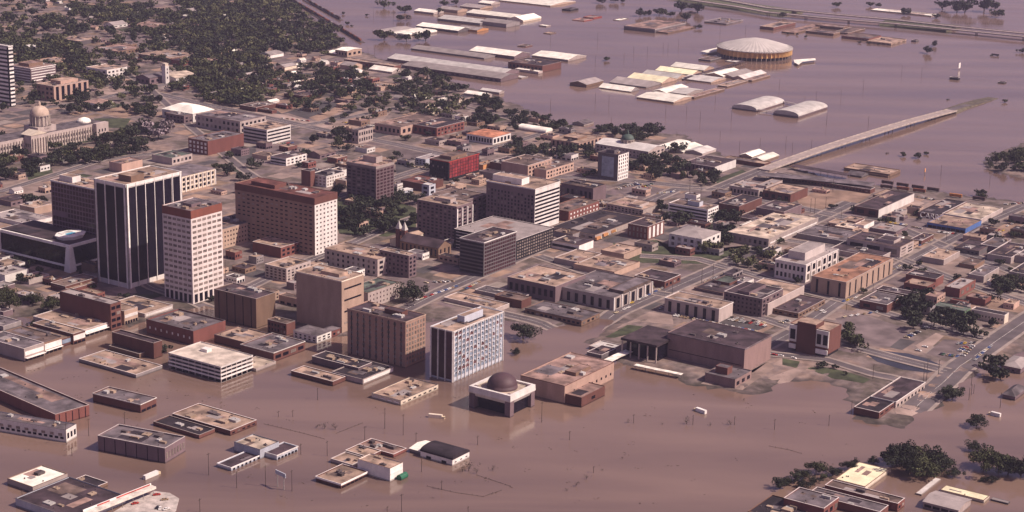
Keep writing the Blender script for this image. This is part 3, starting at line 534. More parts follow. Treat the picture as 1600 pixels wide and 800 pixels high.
rows('''
20 shop | -100 505 150 580 272 540 662 | conc rgrey | - s1W:.4,2.5,.3+o5:2,.8 | un=2 awn=3 | =grey-sided shop with long white sign fascia, outermost on flooded street | white fascia shop
20 shop | 40 465 274 540 378 502 618 | brown rbrown | - s1W:.6,2.5,.3+o4:2 | un=2 awn=2 | =white-fronted shop between fascia shop and blue front |
20 shop | 235 420 380 522 460 492 572 | dbrick rtan | - s1C:.7,2,.3 | un=1 | =small shop with bright blue front panels | blue-panelled shop
20 shop | 250 405 456 488 525 462 555 | dbrick rtan | - s1W:.6,2,.3+o3:2 | un=2 | =striped-roofed store with pale front beside the blue panels |
20 shop | 310 345 526 462 695 400 510 | conc rtan | - s1W:.5,2.4,.3+s1P:.12,2,2+o6:2 | un=5 awn=2.5 | =long white storefront with red stripe on the flooded street | red-striped storefront
20 brick_building | 400 212 690 302 768 286 468 | dbrick rlgrey | - g4x2:.75,.5 | un=1 | =four-storey narrow brick building with dark side wall | four-storey brick building
20 shop | 590 220 776 345 905 330 432 | tan rtan | - o5:3+s1W:.3,3,.5 | un=4 | =tan-roofed stores stepping down from the four-storey brick building |
20 shop | 700 290 905 362 1068 303 395 | conc rtan | - s1W:.6,1.5,.3 | un=2 | =corner store with bright white fascia near the cream tower | corner store
20 brick_shop | 400 165 440 210 655 180 240 | brick rtan | - - | un=1 | =red-brown brick gable wall beneath the bank tower |
20 shop | 340 160 408 190 560 120 232 | dbrick rbrown | - - | un=2 | grey-roofed low brick shop
20 shop | -60 90 30 120 100 60 170 | white rlgrey | - - | un=2 | white-walled shop at the photo's edge
20 shop | -60 40 40 70 120 30 110 | white rtan | - - | un=2 | tan-roofed white shop
20 shop | 110 130 180 150 270 105 180 | conc rtan | - - | un=2 | tan-roofed little shop
20 shop | -100 190 0 200 60 165 225 | mauve rlgrey | - - | | grey yard building
20 shop | -80 330 20 350 90 335 390 | mauve rmauve | - - | un=1 | grey-walled shop by trees
20 shop | -140 400 20 440 110 400 470 | grey rgrey | - - | un=1 | grey-roofed shop beside flooded yard
20 brick_building | 888 402 1208 470 1410 402 562 | brick rgrey | g1x8W:.2,.2 - | un=5 par=1.2 | =large red brick warehouse with stepped parapet in the flood | large red brick warehouse
20 brick_shop | 720 468 960 545 1098 550 645 | dbrick rmauve | - - | un=0 par=1 | =dark roofless-looking brick shell beside the red brick warehouse |
20 flat_shed | 495 640 850 742 1000 680 765 | grey rtan | - - | un=4 | =long low flooded building with thin tan roof strip | long low flooded building
20 shop | 665 565 870 612 960 580 640 | brown rbrown | - - | un=0 | =small annex on the long low flooded building |
20 brick_building | 1315 212 1600 268 1735 232 455 | brown rmauve | v5:.08,0,1 - | un=4 | =tall brown brick building with ribbed windowless side | ribbed brown brick building
20 shop | 1340 490 1530 540 1660 480 590 | dbrick rtan | - - | un=2 | =low tan-roofed building behind the parking deck |
21 shop | -160 575 110 605 305 532 665 | dbrick rgrey | - g1x4:.7,.45 | un=5 cap=.5 | =white-fronted store with grey roof beside the parking deck | grey-roofed corner store
21 shop | -200 700 0 705 76 645 725 | conc rltan | - - | un=0 | =small white-sided flooded annex beside the parking deck |
21 store_building | 195 112 535 158 705 118 487 | tan rtan | - g4x1:.8,.14,4,3 | un=6 pent=.3,.2,.7,.6,3 pm=rtan cap=1 capm=cream | =massive windowless tan department store with slotted sunny end | windowless tan store
21 office_building | 60 48 190 80 390 42 165 | conc rtan | g4x5P g4x6 | un=3 | =tan-roofed block with dark windows behind windowless tan store |
21 brick_building | 60 400 190 425 255 408 500 | dbrick rbrown | g2x6 - | un=1 | =low dark brick row under the windowless tan store |
21 brick_house | 230 465 380 500 452 462 548 | white rgrey | g2x5:.4,.55 g2x3 | roof=hip ridge=2 | =old white-and-brick building with grey hip roof by the water | old hip-roofed building
21 brick_building | 400 462 450 478 530 450 520 | brick rgrey | - g1x3 | roof=hip ridge=2 | =small red-brick hip-roofed corner beside the windowless store |
21 office_building | 400 -40 760 22 880 -20 130 | conc rtan | g3x10:.35,.5 g3x3 | un=4 | =pale three-storey block with regular small windows | pale three-storey block
21 office_building | 800 -50 955 -2 1002 -18 140 | mauve rtan | g5x7:.4,.45 g5x2:.5,.5 | un=2 | =grey five-storey block with white window wall at end | grey five-storey block
21 mural_shop | 590 190 700 232 920 168 330 | conc rgreen | - g3x9P:.22,.35 | un=2 | =low grey-green roofed building with red-dotted sunny wall | red-dotted building
21 hotel_building | 562 330 935 412 1095 372 702 | umber rmauve | g9x9B:.42,.6,2,2+v9:.12,1,2 g9x7B:.5,.6,2,2 | cap=1 capm=tan un=8 pent=.4,.2,.7,.5,4 pm=dbrick | =nine-storey brown brick hotel with banded windows | brown brick hotel
21 blue_office_building | 1088 440 1234 472 1557 348 790 | bluep rtan | v3P:.78,2,1+f3:.9 g9x13C:.8,.5,3,1+g9x13:.3,.25,5,0+f13:.5 | un=2 cap=1 pent=.35,.3,.72,.62,6 pm=bluep | =blue-panelled glass office block with white fins | blue-panelled office block
21 shop | 1180 255 1500 330 1600 300 355 | conc rtan | - - | un=3 | =broad low tan-roofed building behind blue-panelled office |
21 shop | 1370 208 1640 268 1700 240 290 | grey rgrey | - - | un=2 | grey long roof
21 low_building | 205 722 480 785 540 748 815 | dbrick rtan | - - | un=2 | =tan-roofed flooded shop, front piece of the jumbled block |
21 low_building | 385 612 640 700 700 660 745 | mauve rdark | - - | un=8 | =dark-roofed flooded shop in the middle of jumbled block | jumbled flooded block
21 low_building | 552 690 668 772 815 682 805 | conc rdark | - s1W:.8,.8,.4 | un=5 | =flooded shop with white signboard end wall |
22 commercial_building | -30 130 272 192 420 108 290 | mauve rtan | g1x8:.5,.5 - | un=8 | =long tan-roofed building joined to the pilastered store |
22 department_building | 272 188 635 262 830 148 342 | conc rgrey | v7:.38,1,3 v5:.4,1,2+f5:1 | pent=.25,.0,.95,.25,3 pm=rbrown un=4 | =pilastered store with tall dark window slots | pilastered store
22 shop | 395 45 640 100 825 40 135 | tan rtan | - - | un=4 | =largest tan gravel roof behind the pilastered store |
22 shop | 275 5 420 40 560 -15 75 | conc rtan | - - | un=2 | tan gravel-roofed shop
22 shop | 560 -40 700 -10 830 -50 30 | tan rtan | - - | un=2 | low tan-roofed shop
22 brick_shop | 770 120 955 160 1045 115 205 | dbrick rmauve | - g1x4 | un=2 | =dark-roofed brick shop on the main street corner |
22 low_building | 80 325 435 402 560 355 442 | brown rgrey | g1x12:.55,.5 g1x4 | un=5 cap=.4 capm=rgrey | =long low building with white window panels by the flooded street | low long-roofed building
22 shop | -100 240 60 280 190 270 330 | dbrick rbrown | - - | un=2 | low brown roof shop
22 hall_building | 938 268 1295 330 1392 290 418 | conc rtan | v6:.35,1,2.5 - | un=2 cap=.6 | =pale hall with six tall dark window slots by full car rows | slot-windowed hall
22 office_building | 1155 188 1320 232 1420 175 250 | mauve rmauve | g1x6 - | un=3 | =dark-roofed wing in front of the grey windowed block |
22 office_building | 1310 228 1565 268 1700 205 385 | mauve rmauve | g4x9:.4,.45 g4x6 | un=5 pent=.1,.4,.9,.7,3 pm=mauve | =four-storey grey windowed block behind the slot-windowed hall | grey windowed block
22 shop | 1260 150 1360 170 1450 140 200 | dbrick rgreen | - - | | small dark-green roofed wing
22 auditorium_building | 915 505 1455 582 1650 498 735 | civic rmauve | s1:.03,0,8 - | un=5 cap=.8 capm=rgrey | =huge windowless brick auditorium with flat dark roof | windowless auditorium
22 auditorium_annex_building | 1190 738 1395 772 1520 720 832 | civic rgrey | - g1x3 | pent=.25,.4,.55,.8,6 pm=dbrick un=0 | =low grey annex with dark red box behind the auditorium |
22 low_building | 470 598 560 620 640 575 650 | dgrey rmauve | - - | un=1 | =small dark ticket building beside the auditorium portico |
22 plaza_building | 515 545 610 590 705 560 610 | conc rsilver | - - | un=0 | =plain white concrete terrace in front of the portico |
22 gallery_building | 52 745 330 812 605 655 925 | pink rpink | - g1x10:.25,.2,1,4 | un=4 pent=.35,.15,.65,.4,3 pm=brown cap=.4 capm=dbrick capo=.1 | =sprawling pink-roofed arts building beside the planetarium | pink-roofed arts building
32 gallery_annex_building | 275 45 435 86 578 12 148 | dbrick rpink | - g1x1:.15,.4 | un=1 par=.4 cap=.4 capm=dbrick capo=.1 | =lower pink-roofed wing with shaded dark side in the water |
23 city_hall_building | 35 25 235 55 432 -45 170 | pale rlgrey | g2x7:.5,.55 g2x6:.45,.7+f6:.8 | pent=.2,.25,.8,.8,8 pm=pale un=2 cap=.8 | =white classical city building with raised centre block | white classical building
23 zigzag_building | 268 125 490 165 742 5 268 | tan rrust2 | v3:.18,1,2 v8:.18,1,2 | un=6 | =tan office building with zigzag bays and dark slots | zigzag tan building
23 shop | -230 235 0 300 155 172 375 | conc rtan | - - | un=4 | =long pale two-level building beside parked car rows |
23 shop | 40 322 190 358 345 268 390 | brown rmauve | g1x5 g1x8 | un=3 | brown-walled shop with pale-edged roof
23 brick_shop | 860 112 1050 145 1105 118 196 | brick rdark | - - | un=2 | =red brick shop with black roof on the side street |
23 brick_shop | 1105 188 1200 206 1302 148 262 | brick rlgrey | - g1x3 | un=2 | =brick shop with grey roof across a lot from black-roofed one |
23 brick_shop | 675 208 905 248 945 228 300 | dbrick rmauve | - - | un=1 | =long dark brick shed behind the corner brick shop |
23 brick_shop | 562 280 745 306 842 248 358 | dbrick rgrey | g1x2 - | un=3 | =dark brick corner shop opposite the zigzag building | dark corner shop
23 shop | 1140 270 1240 290 1290 285 312 | dbrick rrust | - - | un=0 | dark red-roofed low shop
23 low_building | 1055 298 1230 345 1290 325 385 | green rgreen | g1x8:.25,.3 - | un=0 | =pale green barracks with small windows, closer to trees |
23 low_building | 1275 330 1480 372 1510 356 428 | cream rdark | g1x10:.3,.3 - | un=0 | =long cream barracks with dark roof by the boulevard | long cream barracks
23 shop | 1270 102 1350 128 1452 72 168 | conc rgrey | - - | un=1 | =white-sided shop with grey roof on a side street |
23 shop | 1520 90 1620 115 1720 60 150 | grey rdark | - - | un=1 | dark-roofed shop at the photo edge
23 shop | 1490 -20 1620 10 1700 -40 50 | grey rmauve | - - | un=1 | dark roof store at the photo edge
23 house | 1465 675 1580 705 1680 650 740 | mauve rlgrey | g1x4 - | roof=hip ridge=3 | grey-roofed house beside dark tree
23 shop | 370 -40 700 10 800 -40 40 | conc rmauve | - - | | wide mauve roof shop
23 shop | 980 -10 1100 25 1200 -30 60 | conc rtan | - - | | tan flat roof shop
23 shop | 1200 40 1290 60 1370 25 85 | brown rbrown | - - | | brown flat roof shop
33 brick_building | 640 78 800 112 965 -15 150 | conc rmauve | g1x4 o8:2,.4 | un=0 cap=.3 | =long dark-roofed building on flooded pavement strip, rear part | dark-roofed roadside building
33 brick_building | 538 142 695 178 795 112 212 | dbrick rdark | - g1x3 | un=0 | =front part of dark-roofed roadside building with black wall |
33 brick_warehouse | 330 650 812 748 862 715 800 | brick rbrown | - g1x2 | un=2 ridge=3 | =long brown roofed brick warehouse at photo's bottom corner | brown-roofed brick warehouse
33 brick_warehouse | 240 690 700 800 780 765 850 | dbrick rgrey | - - | un=2 | =grey-roofed brick range directly before the brown-roofed warehouse |
33 brick_warehouse | 145 680 350 778 495 722 850 | brick rgrey | - g1x3 | un=2 | =square grey-roofed brick bay at the corner warehouse group |
33 brick_warehouse | -60 750 150 870 345 775 900 | dbrick rdark | - - | un=6 | =largest black-roofed warehouse at the bottom corner |
33 yellow_shed | 415 597 608 642 735 528 668 | cream ryel | - - | roof=flat un=0 par=.05 | =bright yellow-roofed shed standing in floodwater | yellow-roofed shed
33 shed | 970 735 1190 790 1330 738 830 | conc rlgrey | g1x4:.8,.8 - | roof=B ridge=2 | =open-sided grey shed roof at the bottom corner | open-sided grey shed
33 shed | 1090 650 1350 728 1398 702 745 | cream ryel | - - | roof=flat par=.05 un=0 | =long narrow yellow roof behind the grey open shed |
33 shed | 925 680 960 690 1110 600 700 | conc rsilver | - - | un=0 par=.1 | =small broken silver roof near the yellow roofs |
33 pontoon_shed | 1395 715 1500 745 1522 735 755 | dgrey rlgrey | - - | un=0 par=.1 | =floating dock with low flat roof at bottom corner |
33 house | 1470 60 1545 80 1640 30 105 | mauve rgrey | - - | roof=hip ridge=4 | =dark hip-roofed house standing in floodwater at edge |
30 brick_warehouse | -250 -70 345 190 552 128 262 | brick rgrey | - v5:.1,0,1 | free un=2 par=1.2 | =big skewed red brick warehouse with grey roof | skewed red brick warehouse
30 office_building | -80 205 412 286 514 255 368 | white rgrey | g1x9B:.45,.3,2.5,1+g1x14:.6,.25,0,3.5 g1x3 | free un=4 | =long white flooded building with single window row | long white flooded building
30 flat_building | 580 58 878 128 992 88 182 | dbrick rgrey | - o3:2,.8 | free un=3 cap=.5 | =flat-roofed flooded bank with white end and brick side | flat flooded bank
30 old_warehouse | 610 322 1030 402 1232 342 498 | mauve rgrey | v6:.05,0,1 g1x7B:.5,.5 | free un=6 par=1 | =weathered grey block warehouse with patched windows | weathered grey warehouse
30 dark_shed | 920 248 1245 320 1342 280 345 | dbrick rdark | - - | un=2 | =black-roofed shed behind weathered grey warehouse |
30 tan_warehouse | 1050 195 1440 292 1605 225 325 | dbrick rtan | - g1x5:.5,.5 | un=6 | =wide tan gravel-roofed flooded building with white front | wide tan flooded building
30 shop | 1455 365 1625 410 1740 358 470 | bluep rltan | - - | un=2 | =tan-roofed centre of three-winged flooded clinic | three-winged clinic
30 shop | 1365 492 1445 522 1645 428 545 | bluep rmauve | - o8:1.5,.4 | un=0 cap=.8 | =front wing with white fascia of three-winged clinic |
31 shop | 35 422 130 446 260 388 478 | bluep rmauve | - o6:1.5,.6 | un=0 cap=.8 | =dark-roofed far wing of three-winged clinic |
30 shop | 5 605 205 645 425 560 685 | conc rwhite | - - | un=1 | =white-roofed flooded store near the bottom corner | white-roofed corner store
30 shop | 330 650 550 665 645 605 690 | brown rdark | - - | un=2 | =purple-black roofed brick shop beside the white-roofed store |
30 grocery_building | 40 735 450 838 770 692 890 | bluep rmauve | - - | un=4 | =wide plum-roofed store with red-striped canopy sign | plum-roofed store
31 diner_building | 720 58 905 105 1130 0 136 | cream rtan | g1x4W:.6,.4 g1x7:.5,.5 | un=8 | =square tan-roofed flooded diner with white awnings | tan-roofed diner
31 complex_building | 650 372 860 440 942 402 462 | brick rpink | - - | un=6 | =pink-roofed rear part of the flooded depot cluster |
31 complex_building | 545 420 700 455 830 430 480 | dbrick rtan | - - | un=2 | =low middle roof of the flooded depot cluster |
31 complex_building | 440 478 600 505 668 455 530 | conc rtan | - - | un=2 | =low side roof of the flooded depot cluster |
31 complex_building | 610 480 838 528 920 490 610 | white rtan | - s1W:.2,2,1 | un=2 | =tall white box of the flooded depot cluster | flooded depot cluster
31 complex_building | 372 578 532 625 675 540 655 | dbrick rtan | - o6:1.2,.8 | un=2 cap=1.2 | =tan-roofed front building of the flooded depot cluster |
31 quonset_barn | 1035 415 1228 475 1325 420 512 | white rdark | o2:2,.3 g1x3:.3,.3 | roof=barB ridge=3.5 | =dark rounded-roof barn with white walls in floodwater | rounded-roof barn
31 shed | 945 410 1030 422 1100 365 445 | grey rwhite | - - | roof=B ridge=1.5 un=0 | =bright white shed roof touching the rounded-roof barn |
''')
# ---------------------------------------------------------------- ground, water
def build_ground():
    def axis(a, b, lo, hi, step, far):
        v = list(np.arange(lo, hi + .1, step)); s = step
        p = lo
        while p > a: s *= 1.35; p -= s; v.insert(0, p)
        s = step; p = hi
        while p < b: s *= 1.35; p += s; v.append(p)
        return np.array(v)
    xs = axis(-30000, 30000, GX0, GX0 + GST * (GNX - 1), GST, 0); ys = axis(-3000, 45000, GY0, GY0 + GST * (GNY - 1), GST, 0)
    X, Y = np.meshgrid(xs, ys); Z = terrain(X.ravel(), Y.ravel()).reshape(X.shape); nx, ny = len(xs), len(ys)
    v = np.stack([X.ravel(), Y.ravel(), Z.ravel()], 1)
    i = np.arange(nx - 1)[None, :] + nx * np.arange(ny - 1)[:, None]; i = i.ravel()
    f = np.stack([i, i + 1, i + 1 + nx, i + nx], 1)
    me = bpy.data.meshes.new('ground'); me.vertices.add(len(v)); me.vertices.foreach_set('co', v.ravel())
    me.loops.add(len(f) * 4); me.loops.foreach_set('vertex_index', f.ravel()); me.polygons.add(len(f))
    me.polygons.foreach_set('loop_start', np.arange(len(f)) * 4); me.polygons.foreach_set('loop_total', np.full(len(f), 4)); me.update()
    m = bpy.data.materials.new('ground_earth'); m.use_nodes = True; t = m.node_tree; N = t.nodes; L = t.links; b = N['Principled BSDF']; b.inputs['Roughness'].default_value = .95
    geo = N.new('ShaderNodeNewGeometry'); a = N.new('ShaderNodeTexNoise'); a.inputs['Scale'].default_value = .018; a.inputs['Detail'].default_value = 8; a.inputs['Roughness'].default_value = .7
    c = N.new('ShaderNodeTexNoise'); c.inputs['Scale'].default_value = .12; c.inputs['Detail'].default_value = 5
    for n in (a, c): L.new(geo.outputs['Position'], n.inputs['Vector'])
    r = N.new('ShaderNodeValToRGB'); e = r.color_ramp.elements; e[0].position = .36; e[0].color = (.068, .055, .042, 1); e[1].position = .62; e[1].color = (.26, .185, .15, 1)
    k = r.color_ramp.elements.new(.45); k.color = (.12, .092, .075, 1); k = r.color_ramp.elements.new(.52); k.color = (.19, .145, .135, 1)
    L.new(a.outputs['Fac'], r.inputs[0]); mx = N.new('ShaderNodeMix'); mx.data_type = 'RGBA'; mx.blend_type = 'MULTIPLY'; mx.inputs[0].default_value = .8
    r2 = N.new('ShaderNodeValToRGB'); r2.color_ramp.elements[0].position = .3; r2.color_ramp.elements[0].color = (.45, .42, .42, 1); r2.color_ramp.elements[1].position = .65
    L.new(c.outputs['Fac'], r2.inputs[0]); L.new(r.outputs[0], mx.inputs[6]); L.new(r2.outputs[0], mx.inputs[7]); sp = N.new('ShaderNodeSeparateXYZ'); L.new(geo.outputs['Position'], sp.inputs[0]); wr = N.new('ShaderNodeMapRange'); wr.inputs[1].default_value = .1; wr.inputs[2].default_value = 1.35; wr.inputs[3].default_value = .42
    nz = N.new('ShaderNodeMath'); nz.operation = 'MULTIPLY_ADD'; nz.inputs[1].default_value = 1.4; nz.inputs[2].default_value = -.7; L.new(c.outputs['Fac'], nz.inputs[0]); za = N.new('ShaderNodeMath'); L.new(sp.outputs[2], za.inputs[0]); L.new(nz.outputs[0], za.inputs[1]); L.new(za.outputs[0], wr.inputs[0])
    wet = N.new('ShaderNodeHueSaturation'); L.new(wr.outputs[0], wet.inputs['Value']); L.new(mx.outputs[2], wet.inputs['Color']); L.new(wet.outputs[0], b.inputs['Base Color'])
    setting(ob('ground', me, m))
    m = bpy.data.materials.new('flood_water'); m.use_nodes = True; t = m.node_tree; N = t.nodes; L = t.links; b = N['Principled BSDF']
    b.inputs['IOR'].default_value = 1.5
    geo = N.new('ShaderNodeNewGeometry'); a = N.new('ShaderNodeTexNoise'); a.inputs['Scale'].default_value = .006; a.inputs['Detail'].default_value = 6; a.inputs['Distortion'].default_value = .6
    L.new(geo.outputs['Position'], a.inputs['Vector']); r = N.new('ShaderNodeValToRGB'); e = r.color_ramp.elements
    e[0].position = .3; e[0].color = (.118, .077, .064, 1); e[1].position = .7; e[1].color = (.200, .133, .102, 1)
    L.new(a.outputs['Fac'], r.inputs[0]); L.new(r.outputs[0], b.inputs['Base Color'])
    mp = N.new('ShaderNodeMapping'); mp.inputs['Rotation'].default_value = (0, 0, .5); mp.inputs['Scale'].default_value = (.35, 2.2, 1); L.new(geo.outputs['Position'], mp.inputs[0]); L.new(mp.outputs[0], a.inputs['Vector'])
    q = N.new('ShaderNodeTexNoise'); q.inputs['Scale'].default_value = .012; q.inputs['Detail'].default_value = 7; L.new(mp.outputs[0], q.inputs['Vector']); mr = N.new('ShaderNodeMapRange'); mr.inputs[1].default_value = .35; mr.inputs[2].default_value = .65; mr.inputs[3].default_value = .07; mr.inputs[4].default_value = .20; L.new(q.outputs['Fac'], mr.inputs[0]); L.new(mr.outputs[0], b.inputs['Roughness'])
    c = N.new('ShaderNodeTexNoise'); c.inputs['Scale'].default_value = .22; c.inputs['Detail'].default_value = 3; L.new(geo.outputs['Position'], c.inputs['Vector'])
    bp = N.new('ShaderNodeBump'); bp.inputs['Strength'].default_value = .22; bp.inputs['Distance'].default_value = .3; L.new(c.outputs['Fac'], bp.inputs['Height']); L.new(bp.outputs[0], b.inputs['Normal'])
    w_ = MB(); w_.add([(-32000, -3500, 0), (32000, -3500, 0), (32000, 46000, 0), (-32000, 46000, 0)], [(0, 1, 2, 3)]); setting(ob('water', w_, m))
build_ground()
ASPH = mat('asphalt', (.115, .095, .10), .92, .2, .05, rnd=.05); WALK = mat('pavement_concrete', (.27, .22, .195), .9, .15, .1, rnd=.05)
LOTM = mat('lot_surface', (.15, .115, .115), .92, .25, .06); PALE = mat('pale_lot', (.29, .215, .185), .9, .25, .05); GRASS = mat('grass_green', (.058, .066, .034), .95, .35, .08)
DIRT = mat('bare_earth', (.29, .195, .145), .95, .25, .05); DARKLOT = mat('dark_lot', (.075, .066, .068), .92, .25, .06); WETM = mat('wet_asphalt', (.05, .05, .06), .25, .3, .03); MARK = mat('road_paint', (.7, .66, .6), .8)
def strip(name, pts, width, m, dz, off=0.0, step=12):
    """a ribbon draped on the terrain along a polyline of world points"""
    P = [Vector((p[0], p[1], 0)) for p in pts]; out = []
    for a, b in zip(P, P[1:]):
        n = max(1, int((b - a).length / step)); out += [a.lerp(b, i / n) for i in range(n)]
    out.append(P[-1]); v = []
    for i, p in enumerate(out):
        d = (out[min(i + 1, len(out) - 1)] - out[max(i - 1, 0)]).normalized(); s = Vector((-d.y, d.x, 0))
        for k in (-.5, -.17, .17, .5):
            q = p + s * (off + width * k); v.append((q.x, q.y, gz(q.x, q.y) + dz))
    f = [(i * 4 + j, i * 4 + j + 1, i * 4 + j + 5, i * 4 + j + 4) for i in range(len(out) - 1) for j in range(3)]
    mb = MB(); mb.add(v, [q[::-1] for q in f]); return setting(ob(name, mb, m))
def W(tile, *pts): return [tuple(unproj(*T(tile, x, y), LAND_Z)) for x, y in pts]
nst = [0]; STRS = []
def near_street(x, y, m):
    p = Vector((x, y))
    for a, b, w_ in STRS:
        d = b - a; t = max(0, min(1, (p - a).dot(d) / d.length_squared))
        if (p - a - d * t).length < w_ / 2 + m: return True
    return False
def street(pts, width=13, walks=True, marks=True):
    STRS.extend((Vector(a[:2]), Vector(b[:2]), width) for a, b in zip(pts, pts[1:])); nst[0] += 1; dz = .12 + .012 * nst[0]
    strip('road', pts, width, ASPH, dz)
    if walks:
        for s in (-1, 1): strip('pavement', pts, 3.2, WALK, dz + .14, off=s * (width / 2 + 1.6))
    if marks and width > 9: strip('road_marking', pts, .3, MARK, dz + .02)
S = lambda *p, **k: street(W('f', *p), **k)
S((770,595),(862,545),(960,490),(1120,420),(1270,345),(1330,316), width=17)
S((560,517),(640,480),(690,455),(880,372),(980,330),(1056,296),(1110,296), width=15)
S((1160,560),(1245,515),(1310,470),(1440,398),(1520,355),(1600,322),(1700,280), width=14)
S((1425,640),(1470,600),(1500,572),(1600,503),(1700,440), width=20)
S((125,127),(218,140),(317,163),(400,180),(500,202),(620,226),(740,252),(870,276),(990,283),(1060,290),(1120,297),(1250,325),(1330,342),(1400,355),(1475,385),(1560,415),(1700,470), width=16)
S((1110,299),(1160,278),(1205,260), width=16)
S((60,170),(140,158),(225,138),(318,122),(400,108),(500,90), width=12)
S((430,345),(520,310),(640,270),(760,235),(860,205), width=11)
S((240,245),(330,225),(420,205),(540,185),(660,160),(700,150), width=11)
S((700,470),(830,500),(880,516), width=10)
S((840,400),(930,430),(1010,455),(1090,470),(1200,500),(1290,530),(1400,560),(1480,580), width=12)
S((1000,400),(1090,405),(1180,430),(1240,450),(1320,470),(1420,500),(1540,530), width=11)
S((1110,345),(1200,372),(1300,385),(1400,402),(1500,440),(1620,480), width=11)
S((20,330),(90,360),(150,400),(240,450),(330,480), width=10)
S((0,300),(80,275),(160,250),(240,240), width=10)
S((1200,553),(1290,562),(1365,585),(1440,598), width=9, marks=False)
S((345,470),(440,425),(540,385),(620,350),(700,322), width=11)
S((0,125),(90,105),(180,90),(300,70),(400,50), width=9, marks=False)
S((180,60),(260,85),(350,105),(470,130),(600,150),(720,165),(850,200), width=9, marks=False)
S((180,105),(230,135),(300,200),(380,265),(480,330), width=9, marks=False)
npt = [0]
def patch(tile, m, *pts, name='paving'):
    npt[0] += 1; w_ = W(tile, *pts); P = [Vector(p) for p in w_]; c = sum(P, Vector()) / len(P); z = .055 + .0045 * (npt[0] % 12)
    # subdivided fan draped on the ground
    v = []; f = []; K = 5
    for k in range(len(P)):
        a, b = P[k], P[(k + 1) % len(P)]; o = len(v)
        for i in range(K + 1):
            for j in range(K + 1):
                q = c.lerp(a.lerp(b, j / K), i / K); v.append((q.x, q.y, gz(q.x, q.y) + z))
        f += [(o + i*(K+1) + j, o + (i+1)*(K+1) + j, o + (i+1)*(K+1) + j + 1, o + i*(K+1) + j + 1) for i in range(K) for j in range(K)]
    mb = MB(); mb.add(v, f); return setting(ob(name, mb, m))
patch('01', DARKLOT, (180,700),(400,630),(540,650),(320,745)); patch('01', DIRT, (330,735),(560,655),(610,662),(390,760)); patch('01', DARKLOT, (390,765),(640,670),(700,690),(470,790))
patch('01', PALE, (420,780),(700,670),(850,690),(790,760),(600,810)); patch('01', DIRT, (-20,500),(220,455),(350,470),(100,530)); patch('01', DIRT, (60,640),(400,590),(350,650),(160,710))
patch('01', PALE, (-100,690),(160,715),(500,790),(460,830),(-100,730)); patch('00', PALE, (480,500),(720,520),(880,545),(700,600),(520,560)); patch('00', DIRT, (600,700),(820,650),(960,680),(780,740))
patch('00', LOTM, (420,270),(620,300),(620,350),(440,350)); patch('00', LOTM, (780,210),(900,200),(930,260),(800,280)); patch('00', PALE, (1280,650),(1500,690),(1600,730),(1600,700),(1350,640))
patch('00', GRASS, (590,740),(820,740),(780,800),(600,800), name='grass'); patch('10', GRASS, (150,250),(300,200),(340,300),(180,330), name='grass'); patch('10', PALE, (0,330),(260,330),(300,420),(60,440))
patch('10', DARKLOT, (1400,150),(1600,110),(1620,200),(1440,240)); patch('11', LOTM, (0,110),(160,100),(330,150),(150,230),(0,220)); patch('11', LOTM, (870,130),(1090,130),(1090,270),(900,300)); patch('11', DARKLOT, (870,210),(1080,190),(1090,260),(880,300))
patch('11', PALE, (1130,110),(1560,110),(1600,170),(1240,150)); patch('11', GRASS, (470,480),(700,400),(1000,500),(1000,620),(820,680),(520,660), name='grass'); patch('12', LOTM, (640,380),(800,330),(1050,410),(900,470),(700,420))
patch('12', DIRT, (760,300),(860,300),(1120,380),(1060,410),(820,350)); patch('12', GRASS, (1270,320),(1440,260),(1480,280),(1290,370), name='grass'); patch('12', GRASS, (630,720),(900,700),(1000,790),(1250,790),(1500,730),(1540,760),(1200,850),(700,840), name='grass')
patch('12', PALE, (640,720),(760,700),(900,730),(760,760)); patch('13', DIRT, (180,450),(330,385),(660,400),(610,440),(450,530),(210,500)); patch('13', PALE, (700,530),(900,440),(980,470),(860,530)); patch('13', LOTM, (840,570),(990,560),(990,650),(800,640))
patch('13', PALE, (890,510),(1060,450),(1110,460),(960,520)); patch('13', DIRT, (1380,650),(1600,540),(1620,680),(1420,690)); patch('22', DARKLOT, (1000,370),(1500,480),(1600,440),(1400,390),(1150,350))
patch('22', LOTM, (20,400),(300,400),(420,480),(160,560),(-80,560)); patch('22', GRASS, (580,500),(720,430),(820,440),(760,480),(640,510), name='grass'); patch('22', PALE, (640,450),(800,410),(1010,430),(1000,370),(860,350),(720,410))
patch('22', WETM, (180,440),(420,460),(620,420),(560,390),(420,450)); patch('23', LOTM, (420,390),(560,360),(900,460),(760,570),(560,540)); patch('23', LOTM, (990,610),(1100,520),(1290,540),(1160,650)); patch('23', PALE, (920,560),(1050,480),(1100,500),(980,610))
patch('23', WETM, (600,600),(700,590),(880,610),(1010,650),(1120,700),(1000,730),(840,710),(680,660)); patch('23', GRASS, (240,700),(330,690),(480,720),(640,770),(600,795),(400,760), name='grass'); patch('23', GRASS, (90,640),(200,660),(180,700),(90,680), name='grass')
patch('23', DIRT, (1240,250),(1330,220),(1600,290),(1600,360),(1400,330)); patch('23', PALE, (900,60),(1100,10),(1340,60),(1290,130),(1000,100)); patch('23', DIRT, (1400,760),(1600,740),(1600,860),(1380,830)); patch('23', PALE, (0,760),(200,690),(250,700),(100,800))
patch('33', PALE, (790,160),(960,50),(1100,20),(1090,90),(900,190),(800,180)); patch('33', DIRT, (860,60),(1010,-10),(1110,0),(1100,70),(940,90)); patch('20', PALE, (1180,330),(1320,300),(1340,340),(1240,370)); patch('20', DARKLOT, (830,170),(960,170),(960,240),(860,240))
